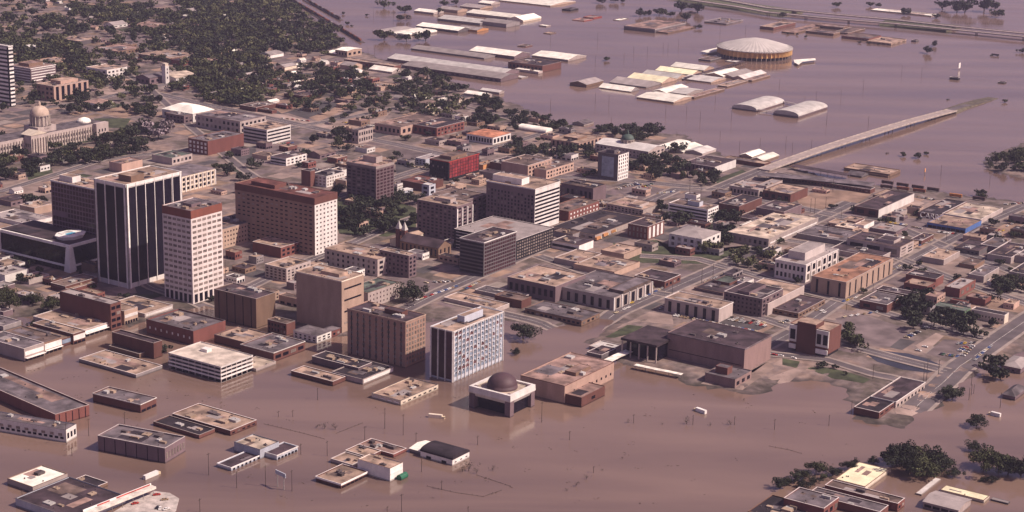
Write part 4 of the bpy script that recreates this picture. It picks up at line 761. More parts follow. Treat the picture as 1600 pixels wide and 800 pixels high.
patch('21', LOTM, (900,160),(1010,130),(1200,180),(1100,230),(980,210)); patch('23', LOTM, (740,150),(860,150),(1080,250),(950,300)); patch('13', LOTM, (1150,690),(1280,640),(1600,760),(1600,820),(1400,800))
patch('22', PALE, (1180,790),(1330,720),(1450,770),(1600,660),(1640,700),(1440,830)); patch('12', LOTM, (1090,400),(1280,350),(1320,420),(1120,440))

# the mosaic of yards, lots and roofs' courts between the streets, one sheet per surface kind
def mosaic():
    kinds = [('yard_paving', LOTM), ('yard_paving', PALE), ('yard_earth', DIRT), ('yard_paving', DARKLOT), ('yard_grass', GRASS), ('yard_concrete', WALK), ('yard_paving', mat('lot_mauve', (.17, .125, .13), .92, .25, .06)), ('yard_earth', mat('lot_brown', (.20, .14, .10), .95, .3, .06))]
    bl = [MB() for _ in kinds]; R = random.Random(3); cw, ch = 38, 30
    for i in range(-70, 95):
        for j in range(-70, 95):
            c = AX * (i * cw) + BX * (j * ch) + Vector((-100, 1900, 0)); q = proj((c.x, c.y, 1.6))
            if not (-60 < q[0] < 1660 and -30 < q[1] < 640) or R.random() < .22: continue
            if float(sdist([c.x], [c.y])[0]) < 34: continue
            u0, u1 = sorted((R.uniform(-.49, -.2), R.uniform(.2, .49))); v0, v1 = sorted((R.uniform(-.49, -.2), R.uniform(.2, .49))); k = R.choices(range(8), (5, 4, 4, 4, 2 if q[0] < 700 and q[1] < 300 else .6, 2, 4, 3))[0]
            P = [c + AX * (a * cw) + BX * (b * ch) for a, b in ((u0, v0), (u1, v0), (u1, v1), (u0, v1))]
            bl[k].add([(p.x, p.y, LAND_Z + .035) for p in P], [(0, 3, 2, 1)])
    for (nm, m), b in zip(kinds, bl): setting(ob(nm, b, m))
mosaic()
# ---------------------------------------------------------------- trees
BARK = mat('bark', (.07, .05, .04), .95)
def leafmat(n, c): 
    m = mat(n, c, .8, .55, .5, fine=1.2, spec=.15, rnd=.4); b = m.node_tree.nodes['Principled BSDF']
    return m
LEAF = [leafmat('foliage_dark', (.038, .043, .028)), leafmat('foliage_mid', (.062, .068, .032)), leafmat('foliage_light', (.120, .120, .058)), leafmat('foliage_blossom', (.30, .24, .26))]
def crown_arrays(seed, n, leaf, lobes=9, flat=.75):
    R = np.random.default_rng(seed); c = R.normal(0, .46, (lobes, 3)); c[:, 2] = np.abs(c[:, 2]) * .7 * flat + .05; c[0] = 0; r = R.uniform(.26, .56, lobes)
    k = R.integers(0, lobes, n); d = R.normal(size=(n, 3)); d /= np.linalg.norm(d, axis=1)[:, None]; rad = r[k] * R.uniform(.35, 1.0, n) ** .4
    p = c[k] + d * rad[:, None] * [1, 1, flat]; nrm = d + R.normal(0, .55, (n, 3)); nrm /= np.linalg.norm(nrm, axis=1)[:, None]
    a = np.cross(nrm, R.normal(size=(n, 3))); a /= np.linalg.norm(a, axis=1)[:, None]; b = np.cross(nrm, a); s = leaf * R.uniform(.6, 1.35, (n, 1))
    V = np.stack([p - a * s, p - b * s * .8, p + a * s, p + b * s * .8], 1); return V.reshape(-1, 3)
def quadmesh(name, V, m):
    me = bpy.data.meshes.new(name); n = len(V) // 4; me.vertices.add(len(V)); me.vertices.foreach_set('co', V.astype(np.float32).ravel()); me.loops.add(len(V)); me.loops.foreach_set('vertex_index', np.arange(len(V)))
    me.polygons.add(n); me.polygons.foreach_set('loop_start', np.arange(n) * 4); me.polygons.foreach_set('loop_total', np.full(n, 4)); me.update(); me.materials.append(m); return me
CR_A = [crown_arrays(i, 420, .135) for i in range(6)]; CR_N = [crown_arrays(50 + i, 1900, .062, 16) for i in range(4)]; CR_S = [crown_arrays(90 + i, 130, .045, 8) for i in range(2)]
CROWNS = {('a', i, k): quadmesh('crown', CR_A[i], LEAF[k]) for i in range(6) for k in range(4)}
CROWNS.update({('n', i, k): quadmesh('crown', CR_N[i], LEAF[k]) for i in range(4) for k in range(3)})
CROWNS.update({('s', i, k): quadmesh('crown', CR_S[i], LEAF[k]) for i in range(2) for k in range(3)})
def trunk_mesh(seed):
    R = random.Random(seed); m = MB(); m.cyl(0, 0, -.25, .55, .06, .035, 6)
    for i in range(4):
        a = R.uniform(0, 6.28); m.tube((0, 0, R.uniform(.3, .5)), (.45 * math.cos(a), .45 * math.sin(a), R.uniform(.7, 1.0)), .03, .012, 4)
    me = m.mesh('trunk'); me.materials.append(BARK); return me
TRUNKS = [trunk_mesh(i) for i in range(3)]
TN = ['dark leafy tree', 'green leafy tree', 'pale green tree', 'pale blossoming tree']
TREES = []
def tree(p, r, kind='a', k=0, desc=None, group=None, name='tree', hs=1.0):
    TREES.append((p[0], p[1], r * (1.22 if kind != 's' else 1), kind, k, desc, group, name, hs))
def plant_trees():
    """the 296 trees that show largest are things; the rest are one mass of distant trees"""
    def size(t): return (50 if t[3] == 'n' or t[5] or t[3] == 's' else t[2]) / math.hypot(t[0], t[1])
    T_ = sorted(TREES, key=size, reverse=True)
    for n_, (x, y, r, kind, k, desc, group, name, hs) in enumerate(T_[:296]):
        z = max(-.6, gz(x, y)); root = empty(name, (x, y, z)); R = random.Random(n_ * 13); v = {'a': 6, 'n': 4, 's': 2}[kind]
        c = ob('crown', CROWNS[(kind, R.randrange(v), k)], None, root); c.location = (0, 0, r * .62 * hs); c.scale = (r, r * R.uniform(.85, 1.15), r * R.uniform(.85, 1.15) * hs); c.rotation_euler = (0, 0, R.uniform(0, 6.28))
        t = ob('trunk', R.choice(TRUNKS), None, root); t.scale = (r, r, r * 1.1 * hs)
        tag(root, desc or TN[k], 'tree', group or 'trees of the town')
    arr = []
    for x, y, r, kind, k, *_ in T_[296:]:
        V = CR_A[random.randrange(6)]; a = random.uniform(0, 6.28); c, s = math.cos(a), math.sin(a)
        arr.append(np.stack([V[:, 0] * c - V[:, 1] * s, V[:, 0] * s + V[:, 1] * c, V[:, 2]], 1) * r + [x, y, max(-.6, gz(x, y)) + r * .62])
    if arr:
        V = np.concatenate(arr); me = quadmesh('distant_trees', V, LEAF[0]); me.materials.append(LEAF[1]); idx = np.repeat(rng.integers(0, 2, len(arr)), 420); me.polygons.foreach_set('material_index', idx.astype(np.int32)); me.update()
        o = bpy.data.objects.new('distant_trees', me); COL.objects.link(o); o['kind'] = 'stuff'; o['label'] = 'distant trees along streets and lots too many to count'; o['category'] = 'trees'
def TT(tile, *items, kind='a', k=None, land=True, desc=None, group=None):
    """items: (x centre, y of the trunk foot, crown width in tile pixels)"""
    for x, y, wd in items:
        p = unproj(*T(tile, x, y), 0 if not land else LAND_Z); sc = (p - CAMP).dot(FWD) / F_PX
        tree(p, max(1.2, wd / 4 / 2 * sc * .95), kind, random.choice((0, 0, 1)) if k is None else k, desc, group)
def scatter_pts(tile, poly, n, sep):
    w_ = [tuple(p[:2]) for p in W(tile, *poly)]; xs = [p[0] for p in w_]; ys = [p[1] for p in w_]; out = []; tries = 0
    while len(out) < n and tries < n * 30:
        tries += 1; x, y = random.uniform(min(xs), max(xs)), random.uniform(min(ys), max(ys))
        if not inpoly([x], [y], w_)[0]: continue
        if any((x - a) ** 2 + (y - b) ** 2 < sep ** 2 for a, b in out): continue
        if hit(x, y, 2): continue
        out.append((x, y))
    return out
def hit(x, y, m):
    for fx, fy, r, W_, D_, a in FOOT:
        dx, dy = x - fx, y - fy
        if dx * dx + dy * dy > (r + m) ** 2: continue
        c, s = math.cos(a), math.sin(a); lx, ly = dx * c + dy * s, -dx * s + dy * c
        if abs(lx) < W_ / 2 + m and abs(ly) < D_ / 2 + m: return True
    return False
# ---------------------------------------------------------------- landmarks with shapes of their own
def ground_at(tile, x, y, z=0.0): return unproj(*T(tile, x, y), z)
def pxm(p): return (Vector(p) - CAMP).dot(FWD) / F_PX
# round coliseum
def coliseum():
    P = ground_at('f', 1186, 97); s = pxm(P); R = 60.5 * s; c = P + Vector((0, R, 0)); root = empty('coliseum', (c.x, c.y, 0)); H = 15.5; n = 48
    m = MB(); m.lathe([(R * .9, -3), (R * .9, 6.5)], n); ob('lower_wall', m, mat('wall_black', PAL['black'], .8), root)
    m = MB(); prof = []
    for i in range(n * 2):
        a = math.pi * i / n; r = R * (.985 if i % 2 else .93); prof.append((r * math.cos(a), r * math.sin(a)))
    v = [(x, y, 5.6) for x, y in prof] + [(x, y, H) for x, y in prof]; k = len(prof); m.add(v, [(i, (i + 1) % k, k + (i + 1) % k, k + i) for i in range(k)]); ob('folded_wall', m, mat('wall_gold', (.50, .30, .12), .7, .15), root)
    m = MB()
    for i in range(n):
        a = 2 * math.pi * (i + .5) / n; m.tube((R * .97 * math.cos(a), R * .97 * math.sin(a), -3), (R * .97 * math.cos(a), R * .97 * math.sin(a), H - .2), .55, .55, 5)
    ob('columns', m, mat('wall_conc', PAL['conc']), root)
    m = MB(); v = [(0, 0, H + 16.6)]; f = []
    rings = [(R * .1, H + 16), (R * .4, H + 12.4), (R * .75, H + 6.0), (R * 1.0, H + .9)]
    for r, z in rings:
        for i in range(n * 2):
            a = math.pi * i / n; zz = z + (.55 if i % 2 else 0) * (r / R); v.append((r * math.cos(a), r * math.sin(a), zz))
    k = n * 2
    for i in range(k): f.append((0, 1 + i, 1 + (i + 1) % k))
    for q in range(3): f += [(1 + q * k + i, 1 + (q + 1) * k + i, 1 + (q + 1) * k + (i + 1) % k, 1 + q * k + (i + 1) % k) for i in range(k)]
    m.add(v, f); m.lathe([(R * 1.0, H + .85), (R * 1.0, H - .3), (R * .9, H - .4)], k); ob('roof', m, mat('coliseum_roof', (.50, .46, .43), .85, .1, .07), root)
    m = MB()
    for i in range(n): a = 2 * math.pi * i / n; m.tube((R * .1 * math.cos(a), R * .1 * math.sin(a), H + 15.3), (R * 1.02 * math.cos(a), R * 1.02 * math.sin(a), H + 1.25), .25, .3, 4)
    ob('roof_ribs', m, mat('rib_grey', (.28, .26, .25), .8), root)
    tag(root, '=round coliseum with ribbed pale roof and gold folded walls in floodwater', 'coliseum', lm='round coliseum')
    FOOT.append((c.x, c.y, R, 2 * R, 2 * R, 0))
    for tl, pts, lab in (('02', [(1180, 322), (1300, 295), (1306, 318), (1215, 330)], '=white entrance canopy beside the gold wall, facing the fairground'), ('03', [(160, 375), (295, 366), (298, 376), (215, 386), (190, 405), (165, 392)], '=pale star-shaped entrance canopy facing the open flood')):
        q = [unproj(*T(tl, *p), 3.2) for p in pts]; cc = sum(q, Vector()) / len(q); r_ = empty('entrance_canopy', (cc.x, cc.y, 0)); m = MB(); k = len(q)
        v = [(p.x - cc.x, p.y - cc.y, 3.2) for p in q] + [(p.x - cc.x, p.y - cc.y, 3.8) for p in q]; m.add(v, [tuple(range(k)), tuple(range(k, 2 * k))[::-1]] + [(i, (i + 1) % k, k + (i + 1) % k, k + i) for i in range(k)])
        ob('canopy_roof', m, mat('roof_rwhite', ROOFS['rwhite'], .9, .28, .07, fine=.5), r_); m = MB()
        for p in v[:k]: m.cyl(p[0] * .85, p[1] * .85, -3, 3.2, .35)
        ob('posts', m, STEEL, r_); tag(r_, lab, 'canopy')
coliseum()
# planetarium on corner piers
def planetarium():
    C, W_, D, h, g, ang, land = solve('31', (1345, 5), (1590, 75), (1775, 10), 212); root = empty('planetarium', (C.x, C.y, g), ang); FOOT.append((C.x, C.y, W_, W_, D, ang))
    cm = mat('wall_white', PAL['white'], .85, .2, .12, streak=True); a, b = W_ / 2, D / 2; p = min(a, b) * .30; zm = h * .56
    for sx in (-1, 1):
        for sy in (-1, 1):
            m = MB(); x0, x1 = sorted((sx * a, sx * (a - p))); y0, y1 = sorted((sy * b, sy * (b - p))); m.box(x0, y0, -4, x1, y1, h - .2); ob('corner_pier', m, mat('wall_mauve', PAL['mauve']), root)
    m = MB(); e = .5
    v = []; 
    for z, k in ((zm, -1.5), (h * .74, .5), (h, .2)): v += [(-a - k, -b - k, z), (a + k, -b - k, z), (a + k, b + k, z), (-a - k, b + k, z)]
    v += [(-a + 2.2, -b + 2.2, h), (a - 2.2, -b + 2.2, h), (a - 2.2, b - 2.2, h), (-a + 2.2, b - 2.2, h)]; v += [(x, y, h - 1.6) for x, y, _ in v[12:16]]
    f = [(3, 2, 1, 0)]
    for q in range(4):
        for i in range(4): f.append((q * 4 + i, q * 4 + (i + 1) % 4, q * 4 + 4 + (i + 1) % 4, q * 4 + 4 + i))
    m.add(v, f); ob('upper_wall', m, cm, root)
    m = MB(); m.box(-a + p, -b + p * .6, -4, a - p, b - p * .6, zm - .01); ob('recessed_glass_wall', m, GLASS, root)
    m = MB(); m.box(-a + 2, -b + 2, h - 2.2, a - 2, b - 2, h - 1.7); ob('roof', m, mat('roof_rltan', ROOFS['rltan'], .9), root)
    R = min(a, b) * .70; m = MB(); m.lathe([(R * 1.02, h - 1.7), (R * 1.02, h + .4)] + [(R * math.cos(t * math.pi / 20), h + .4 + R * .80 * math.sin(t * math.pi / 20)) for t in range(11)], 40); d = ob('dome', m, mat('dome_brown', (.085, .048, .056), .6, .1), root)
    for pl in d.data.polygons: pl.use_smooth = True
    tag(root, '=planetarium with brown dome on white-rimmed box over flooded piers', 'planetarium', lm='domed planetarium')
planetarium()
# state capitol
def dome(root, cx, cy, z, R, drum, m1, m2, cols=16, k=.95):
    m = MB(); m.lathe([(R * 1.15, z - 3), (R * 1.15, z), (R * .92, z), (R * .92, z + drum), (R * 1.05, z + drum), (R * 1.05, z + drum + 1)], 24, cx, cy); ob('drum', m, m1, root)
    m = MB()
    for i in range(cols): a = 6.2832 * i / cols; m.cyl(cx + R * 1.02 * math.cos(a), cy + R * 1.02 * math.sin(a), z, z + drum, .5, None, 6)
    ob('colonnade', m, mat('column_pale', (.58, .50, .42), .8), root)
    m = MB(); m.lathe([(R * math.cos(t * math.pi / 20), z + drum + .9 + R * k * math.sin(t * math.pi / 20)) for t in range(10)] + [(R * .16, z + drum + .9 + R * k), (R * .16, z + drum + R * k + 4), (.1, z + drum + R * k + 7)], 24, cx, cy); d = ob('dome', m, m2, root)
    for p in d.data.polygons: p.use_smooth = True
def capitol():
    F = ground_at('f', -70, 262, 1.6); Rr = ground_at('f', 150, 211, 1.6); Wd = (Rr - F).dot(AX); Dp = 34; C = F + AX * Wd / 2 + BX * Dp / 2; root = empty('capitol_building', (C.x, C.y, 1.6), GANG); FOOT.append((C.x, C.y, Wd / 2, Wd, Dp + 20, GANG))
    st = wm('conc'); h = 20
    m = MB(); 
    for x0, x1, y0, y1, hh in ((-Wd / 2, Wd / 2, -Dp / 2, Dp / 2, h), (-13, 13, -Dp / 2 - 13, -Dp / 2 - .02, h + 4), (Wd / 2 - 20, Wd / 2 + 1, -Dp / 2 - 7, -Dp / 2 - .02, h + 1), (-Wd / 2 - 1, -Wd / 2 + 20, -Dp / 2 - 7, -Dp / 2 - .02, h + 1)): m.box(x0, y0, -3, x1, y1, hh)
    ob('wall', m, st, root); m = MB(); m.box(-Wd / 2 + 1, -Dp / 2 + 1, h + .02, Wd / 2 - 1, Dp / 2 - 1, h + .8); ob('roof', m, wm('rgrey'), root)
    m = MB()
    for cx in (-Wd * .42, Wd * .42): m.lathe([(9, h + .8), (9, h + 3), (7, h + 5), (3, h + 6.5), (.1, h + 7)], 18, cx, 0)
    ob('end_domes', m, wm('rwhite'), root)
    f0 = -Dp / 2
    for i in range(int(Wd / 4.6)):
        x = -Wd / 2 + 2.5 + i * 4.6
        if abs(x) < 15 or abs(x) > Wd / 2 - 21: continue
        for z in (5, 11.5):
            mm = MB(); mm.box(x - .9, f0 - .15, z - 1.8, x + .9, f0 + .1, z + 1.8); ob('window', mm, GLASS, root)
        mm = MB(); mm.cyl(x + 2.3, f0 - 1.2, 0, h - 2.5, .65, .55, 7); ob('column', mm, mat('column_pale', (.58, .50, .42), .8), root)
    for i in range(6):
        mm = MB(); mm.cyl(-11 + i * 4.4, f0 - 14.2, 0, h, .8, .65, 7); ob('column', mm, mat('column_pale', (.58, .50, .42), .8), root)
    for sx in (-1, 1):
        for i in range(3):
            for z in (5, 11.5):
                mm = MB(); x = sx * (Wd / 2 - 15 + i * 5.0); mm.box(x - 1, f0 - 7.15, z - 1.9, x + 1, f0 - 6.9, z + 1.9); ob('window', mm, GLASS, root)
        for i in range(3):
            mm = MB(); y = f0 - 3 - i * 3.6; mm.box(sx * 13 - .12, y - .8, 9, sx * 13 + .12, y + .8, 13); ob('window', mm, GLASS, root)
    m = MB(); m.add([(-13.5, f0 - 13.6, h + 4), (13.5, f0 - 13.6, h + 4), (0, f0 - 13.6, h + 9), (-13.5, f0 + 6, h + 4), (13.5, f0 + 6, h + 4), (0, f0 + 6, h + 9)], [(0, 1, 2), (3, 5, 4), (0, 2, 5, 3), (1, 4, 5, 2), (0, 3, 4, 1)]); ob('pediment', m, wm('cream'), root)
    q = unproj(*T('f', 66, 200), h + 6) - C; cx = max(-Wd * .3, min(Wd * .3, q.dot(AX)))
    m = MB(); m.box(cx - 15, -13, h, cx + 15, 14, h + 8); ob('dome_base', m, st, root)
    dome(root, cx, 0, h + 8, 12.2, 13, st, mat('dome_stone', (.44, .34, .27), .8, .15))
    tag(root, '=domed stone state capitol with columned wings above the trees', 'capitol', lm='domed capitol')
capitol()
def old_capitol():
    r = building('12', 'old_capitol_building', (548, 88), (852, 148), (935, 112), 'h11', 'conc', 'rsilver', 'g2x14:.4,.5', 'g2x4', 'roof=B ridge=4', '=long pale museum with green dome among trees', 'green-domed museum')
    Wd, D, h = r['dims']; dome(r, 0, 4, h + 1.5, 8.5, 5, wm('conc'), mat('dome_green', (.06, .09, .075), .6, .1), 12, .8)
old_capitol()
rows('''
11 cathedral_church | 940 690 1140 752 1205 722 h11 | brown rmauve | v9:.35,2,2 v3:.3,2,2 | roof=B ridge=6 | =long-roofed cathedral with twin front towers | twin-towered cathedral
11 church_hall | 845 690 900 706 1000 650 h7 | cream rtan | - g1x6 | roof=A | small cream hall beside the cathedral
''')
def spires():
    for x, y, hh in ((893, 742, 20), (928, 752, 20)):
        p = ground_at('11', x, y, 1.6); r = empty('spire_tower', (p.x, p.y, 1.6), GANG); m = MB(); m.box(-2.4, -2.4, -1, 2.4, 2.4, hh); ob('tower_wall', m, wm('dbrick'), r)
        m = MB(); m.add([(-2.8, -2.8, hh), (2.8, -2.8, hh), (2.8, 2.8, hh), (-2.8, 2.8, hh), (0, 0, hh + 9)], [(0, 1, 4), (1, 2, 4), (2, 3, 4), (3, 0, 4), (3, 2, 1, 0)]); ob('spire', m, wm('rsilver'), r)
        mm = MB(); mm.box(-.9, -2.55, hh - 7, .9, -2.4, hh - 2.5); ob('belfry_opening', mm, GLASS, r)
        tag(r, '=brick spired tower of the cathedral pair, %s' % ('nearer the parkland trees' if x < 900 else 'nearer the long nave'), 'tower')
    # steeple of the hillside church
    p = ground_at('00', 1036, 520, 1.6); r = empty('church_steeple', (p.x, p.y, 1.6), GANG); m = MB(); m.box(-4, -4, -1, 4, 4, 27); ob('tower_wall', m, wm('white'), r)
    m = MB(); m.box(-3.4, -3.4, 27, 3.4, 3.4, 31); ob('parapet', m, wm('cream'), r)
    for z in (9, 17, 22):
        mm = MB(); mm.box(-1, -4.15, z - 1.6, 1, -4, z + 1.6); ob('window', mm, GLASS, r)
    tag(r, '=tall square white church steeple on the hillside street', 'steeple', lm='white church steeple')
    building('00', 'church', (1030, 458), (1100, 490), (1190, 460), 515, 'white', 'rltan', '-', 'g2x7:.3,.5', 'roof=A ridge=4', '=cream church nave beside the square white steeple', None, 'church')
spires()
# hotel podium with the pool deck
def podium():
    C, W_, D, h, g, ang, land = solve('10', (62, 612), (432, 735), (640, 672), 905); root = empty('podium_building', (C.x, C.y, g), ang); FOOT.append((C.x, C.y, W_ / 2, W_, D, ang)); a, b = W_ / 2, D / 2
    m = MB(); m.box(-a + .8, -b + .8, -1.5, a - .8, b - .8, h - 1.2); ob('glass_wall', m, GLASS, root)
    m = MB(); m.box(-a, -b, h - 2.8, a, b, h); m.box(-a, -b, h * .18, a, b, h * .25); ob('floor_band', m, wm('white'), root)
    m = MB(); m.box(-a + 2, -b + 2, h + .01, a - 2, b - 2, h + .5); ob('roof', m, wm('rmauve'), root)
    m = MB()
    m.add([(-a - 1, -b - 1, -1.5), (-a + 8, -b - 1, -1.5), (-a + 8, -b + 5, -1.5), (-a - 1, -b + 8, -1.5), (-a - 1, -b - 1, h - 3), (-a + 4, -b - 1, h - 3), (-a + 4, -b + 3, h - 3), (-a - 1, -b + 4, h - 3)], [(0, 3, 2, 1), (4, 5, 6, 7), (0, 1, 5, 4), (1, 2, 6, 5), (2, 3, 7, 6), (3, 0, 4, 7)])
    m.box(-a - 1, b - 3, -1.5, -a + .5, b + 1, h); ob('flared_pillar', m, wm('white'), root)
    q = unproj(*T('10', 440, 660), g + h + 4) - C; lx, ly = q.dot(AX), q.dot(BX); R = 17; m = MB()
    pts = [(lx + R * math.cos(math.pi * (i + .5) / 4), ly + R * .8 * math.sin(math.pi * (i + .5) / 4)) for i in range(8)]
    for z0, z1, k in ((h + .5, h + 3.2, .88), (h + 3.2, h + 4.2, 1)):
        o_ = [(lx + (x - lx) * k, ly + (y - ly) * k, z0) for x, y in pts] + [(lx + (x - lx) * k, ly + (y - ly) * k, z1) for x, y in pts]
        m.add(o_, [tuple(range(8))[::-1], tuple(range(8, 16))] + [(i, (i + 1) % 8, 8 + (i + 1) % 8, 8 + i) for i in range(8)])
    ob('pool_deck', m, wm('white'), root)
    m = MB(); k = 12; m.add([(lx + 6 * math.cos(6.2832 * i / k), ly + 3.6 * math.sin(6.2832 * i / k) * (1.3 if i % 3 else .8), h + 4.23) for i in range(k)] , [tuple(range(k))]); ob('pool_water', m, mat('pool_blue', (.10, .42, .62), .2, .1), root)
    m = MB(); m.box(lx - 8, ly + 3, h + 4.2, lx + 6, ly + 9, h + 4.6); ob('sun_terrace', m, mat('terrace_white', (.75, .72, .68), .8), root)
    m = MB(); m.box(-a * .9, b * .2, h + .5, -a * .2, b * .7, h + 1.2); ob('dark_roof_well', m, wm('rdark'), root)
    tag(root, '=black glass podium with white bands and a rooftop swimming pool', 'podium', lm='pool-topped podium')
podium()
# ---------------------------------------------------------------- bridges, viaduct, causeways, tracks
def berm(name, pts, wt, wb, z, m, label=None):
    P = [Vector((p[0], p[1], 0)) for p in pts]; v = []
    for i, p in enumerate(P):
        d = (P[min(i + 1, len(P) - 1)] - P[max(i - 1, 0)]).normalized(); s = Vector((-d.y, d.x, 0)); zz = z[i] if isinstance(z, (list, tuple)) else z
        for k, h_ in ((-wb, -2.5), (-wt, zz), (wt, zz), (wb, -2.5)): q = p + s * k / 2; v.append((q.x, q.y, h_))
    f = [(i * 4 + j, i * 4 + 4 + j, i * 4 + 5 + j, i * 4 + 1 + j) for i in range(len(P) - 1) for j in range(3)] + [(0, 1, 2, 3), tuple((len(P) - 1) * 4 + j for j in (3, 2, 1, 0))]
    b = MB(); b.add(v, f); return setting(ob(name, b, m))
def ribbon_box(mb, P, off, w_, z0, z1):
    """a deck of constant thickness along a polyline; z0/z1 lists"""
    v = []
    for i, p in enumerate(P):
        d = (P[min(i + 1, len(P) - 1)] - P[max(i - 1, 0)]); d.z = 0; d.normalize(); s = Vector((-d.y, d.x, 0))
        for k, z in ((off - w_ / 2, z0[i]), (off + w_ / 2, z0[i]), (off + w_ / 2, z1[i]), (off - w_ / 2, z1[i])): q = p + s * k; v.append((q.x, q.y, z))
    f = [(i * 4 + j, i * 4 + (j + 1) % 4, i * 4 + 4 + (j + 1) % 4, i * 4 + 4 + j) for i in range(len(P) - 1) for j in range(4)] + [(3, 2, 1, 0), tuple((len(P) - 1) * 4 + j for j in range(4))]
    mb.add(v, f)
def bridge(name, pts, zs, width, label, lm, piers=28, skip=None):
    P = [unproj(*T('f', *p), z) for p, z in zip(pts, zs)]
    # resample
    out = []; zz = []
    for a, b, za, zb in zip(P, P[1:], zs, zs[1:]):
        n = max(1, int((b - a).length / piers))
        for i in range(n): out.append(a.lerp(b, i / n)); zz.append(za + (zb - za) * i / n)
    out.append(P[-1]); zz.append(zs[-1]); c = out[0].copy(); root = empty(name, (c.x, c.y, 0)); L = [Vector((p.x - c.x, p.y - c.y, 0)) for p in out]
    m = MB(); ribbon_box(m, L, 0, width, [z - 1.3 for z in zz], zz); ob('deck', m, mat('deck_concrete', (.42, .35, .31), .85, .15), root)
    m = MB(); ribbon_box(m, L, 0, width - 3, [z + .01 for z in zz], [z + .06 for z in zz]); ob('roadway', m, mat('deck_road', (.33, .27, .25), .9, .15), root)
    for s in (-1, 1): m = MB(); ribbon_box(m, L, s * (width / 2 - .2), .4, [z + .02 for z in zz], [z + .95 for z in zz]); ob('railing', m, mat('railing_concrete', (.5, .43, .38), .85), root)
    for i, (p, z) in enumerate(zip(L, zz)):
        if i % 2 or (skip and skip(i / len(L))): continue
        d = (L[min(i + 1, len(L) - 1)] - L[max(i - 1, 0)]).normalized(); s = Vector((-d.y, d.x, 0)); m = MB()
        for k in (-.36, 0, .36): q = p + s * width * k; m.cyl(q.x, q.y, -3, z - 1.9, .6)
        m.tube(p - s * width * .45 + Vector((0, 0, z - 1.75)), p + s * width * .45 + Vector((0, 0, z - 1.75)), .55, .55, 4); ob('pier', m, mat('wall_dgrey', PAL['dgrey']), root)
    tag(root, label, 'bridge', lm=lm); return root
BA, BB = unproj(1194, 263, 5), unproj(1488, 171, 5); bpts = [proj(BA.lerp(BB, t / 8)) for t in range(9)]; bz = [3.5, 5.5, 7, 7.5, 7.5, 7.5, 7, 5.5, 4]
bp_ = [BA.lerp(BB, t / 8) for t in range(9)]; bpts = [proj((p.x, p.y, z)) for p, z in zip(bp_, bz)]
rb = bridge('road_bridge', bpts, bz, 16, '=long concrete road bridge crossing the flooded river from downtown', 'long river bridge')
def girder():
    c = rb.location; m = MB(); L = [Vector((p.x - c.x, p.y - c.y, 0)) for p in bp_[1:5]]; ribbon_box(m, L, 0, 13, [z - 3.2 for z in bz[1:5]], [z - 1.32 for z in bz[1:5]]); ob('steel_girder', m, mat('girder_blue_grey', (.16, .22, .32), .5), rb)
girder()
berm('causeway_embankment', [tuple(unproj(*T('f', *p), 2)) for p in ((1482, 174), (1505, 165), (1530, 157), (1552, 151))], 17, 30, [3.9, 3, 2, .4], mat('bank_brown', (.12, .10, .07), .95, .3))
pp = [unproj(*T('f', *p), 3) for p in ((1484, 173), (1505, 165.5), (1530, 158), (1548, 152.5))]; m_ = MB(); ribbon_box(m_, pp, 0, 12, [3.9, 3.0, 1.9, .5], [4.05, 3.15, 2.15, .8]); setting(ob('causeway_road', m_, ASPH))
IH = [(1060, -12), (1150, 3), (1200, 12), (1290, 21), (1400, 31), (1490, 41), (1600, 52), (1750, 68)]; IL = [(1060, -3), (1150, 10), (1200, 19), (1290, 28), (1400, 37), (1490, 46), (1600, 57), (1750, 74)]
bridge('highway_viaduct', IH, [7] * 8, 15, '=far carriageway of the raised highway above the floodwater', None, 36, lambda t: t < .9)
bridge('highway_viaduct', IL, [7] * 8, 15, '=near carriageway of the raised highway, on piers over floodwater', 'raised highway', 36, lambda t: t < .22 or .5 < t < .62)
bk = mat('bank_olive', (.10, .105, .06), .95, .3)
mid = [((a[0] + b[0]) / 2, (a[1] + b[1]) / 2 + .8) for a, b in zip(IH, IL)]; MW = [tuple(unproj(*p, 3)) for p in mid]
def lerp2(a, b, t): return tuple(x + (y - x) * t for x, y in zip(a, b))
berm('highway_embankment', MW[0:2] + [lerp2(MW[2], MW[3], .4)], 62, 96, 5.4, bk); berm('highway_embankment', [lerp2(MW[3], MW[4], .85), MW[4], MW[5]], 62, 96, 5.4, bk)
# fairground covered walkway, arched barn link
def walkway(name, tl, pts, w_, z, m, label, posts=True):
    P = [unproj(*T(tl, *p), z) for p in pts]; c = P[0].copy(); L = [Vector((p.x - c.x, p.y - c.y, 0)) for p in P]; root = empty(name, (c.x, c.y, 0)); mb = MB(); ribbon_box(mb, L, 0, w_, [z - .35] * len(L), [z] * len(L)); ob('walkway_roof', mb, m, root)
    mb = MB()
    for a, b in zip(L, L[1:]):
        n = max(1, int((b - a).length / 9))
        for i in range(n + 1): q = a.lerp(b, i / n); mb.cyl(q.x, q.y, -3, z - .35, .25, None, 5)
    ob('posts', mb, STEEL, root); tag(root, label, 'walkway'); return root
walkway('covered_walkway', '02', [(1080, 485), (1270, 432), (1450, 380)], 6, 5, wm('rmauve'), '=long dark covered walkway from the fairground sheds to the coliseum')
walkway('covered_walkway', '02', [(1425, 668), (1590, 690), (1725, 706)], 5, 3.5, wm('rlgrey'), '=pale covered walkway joining the two arched barns at their front')
walkway('covered_walkway', '02', [(1655, 628), (1720, 636), (1775, 648)], 4, 3.5, wm('rlgrey'), '=pale covered walkway joining the two arched barns at the back')
walkway('covered_walkway', '22', [(770, 678), (900, 705), (1062, 738)], 5, 4, mat('canopy_white', (.78, .73, .64), .8), '=long bright white canopy in shallow water beside the auditorium')
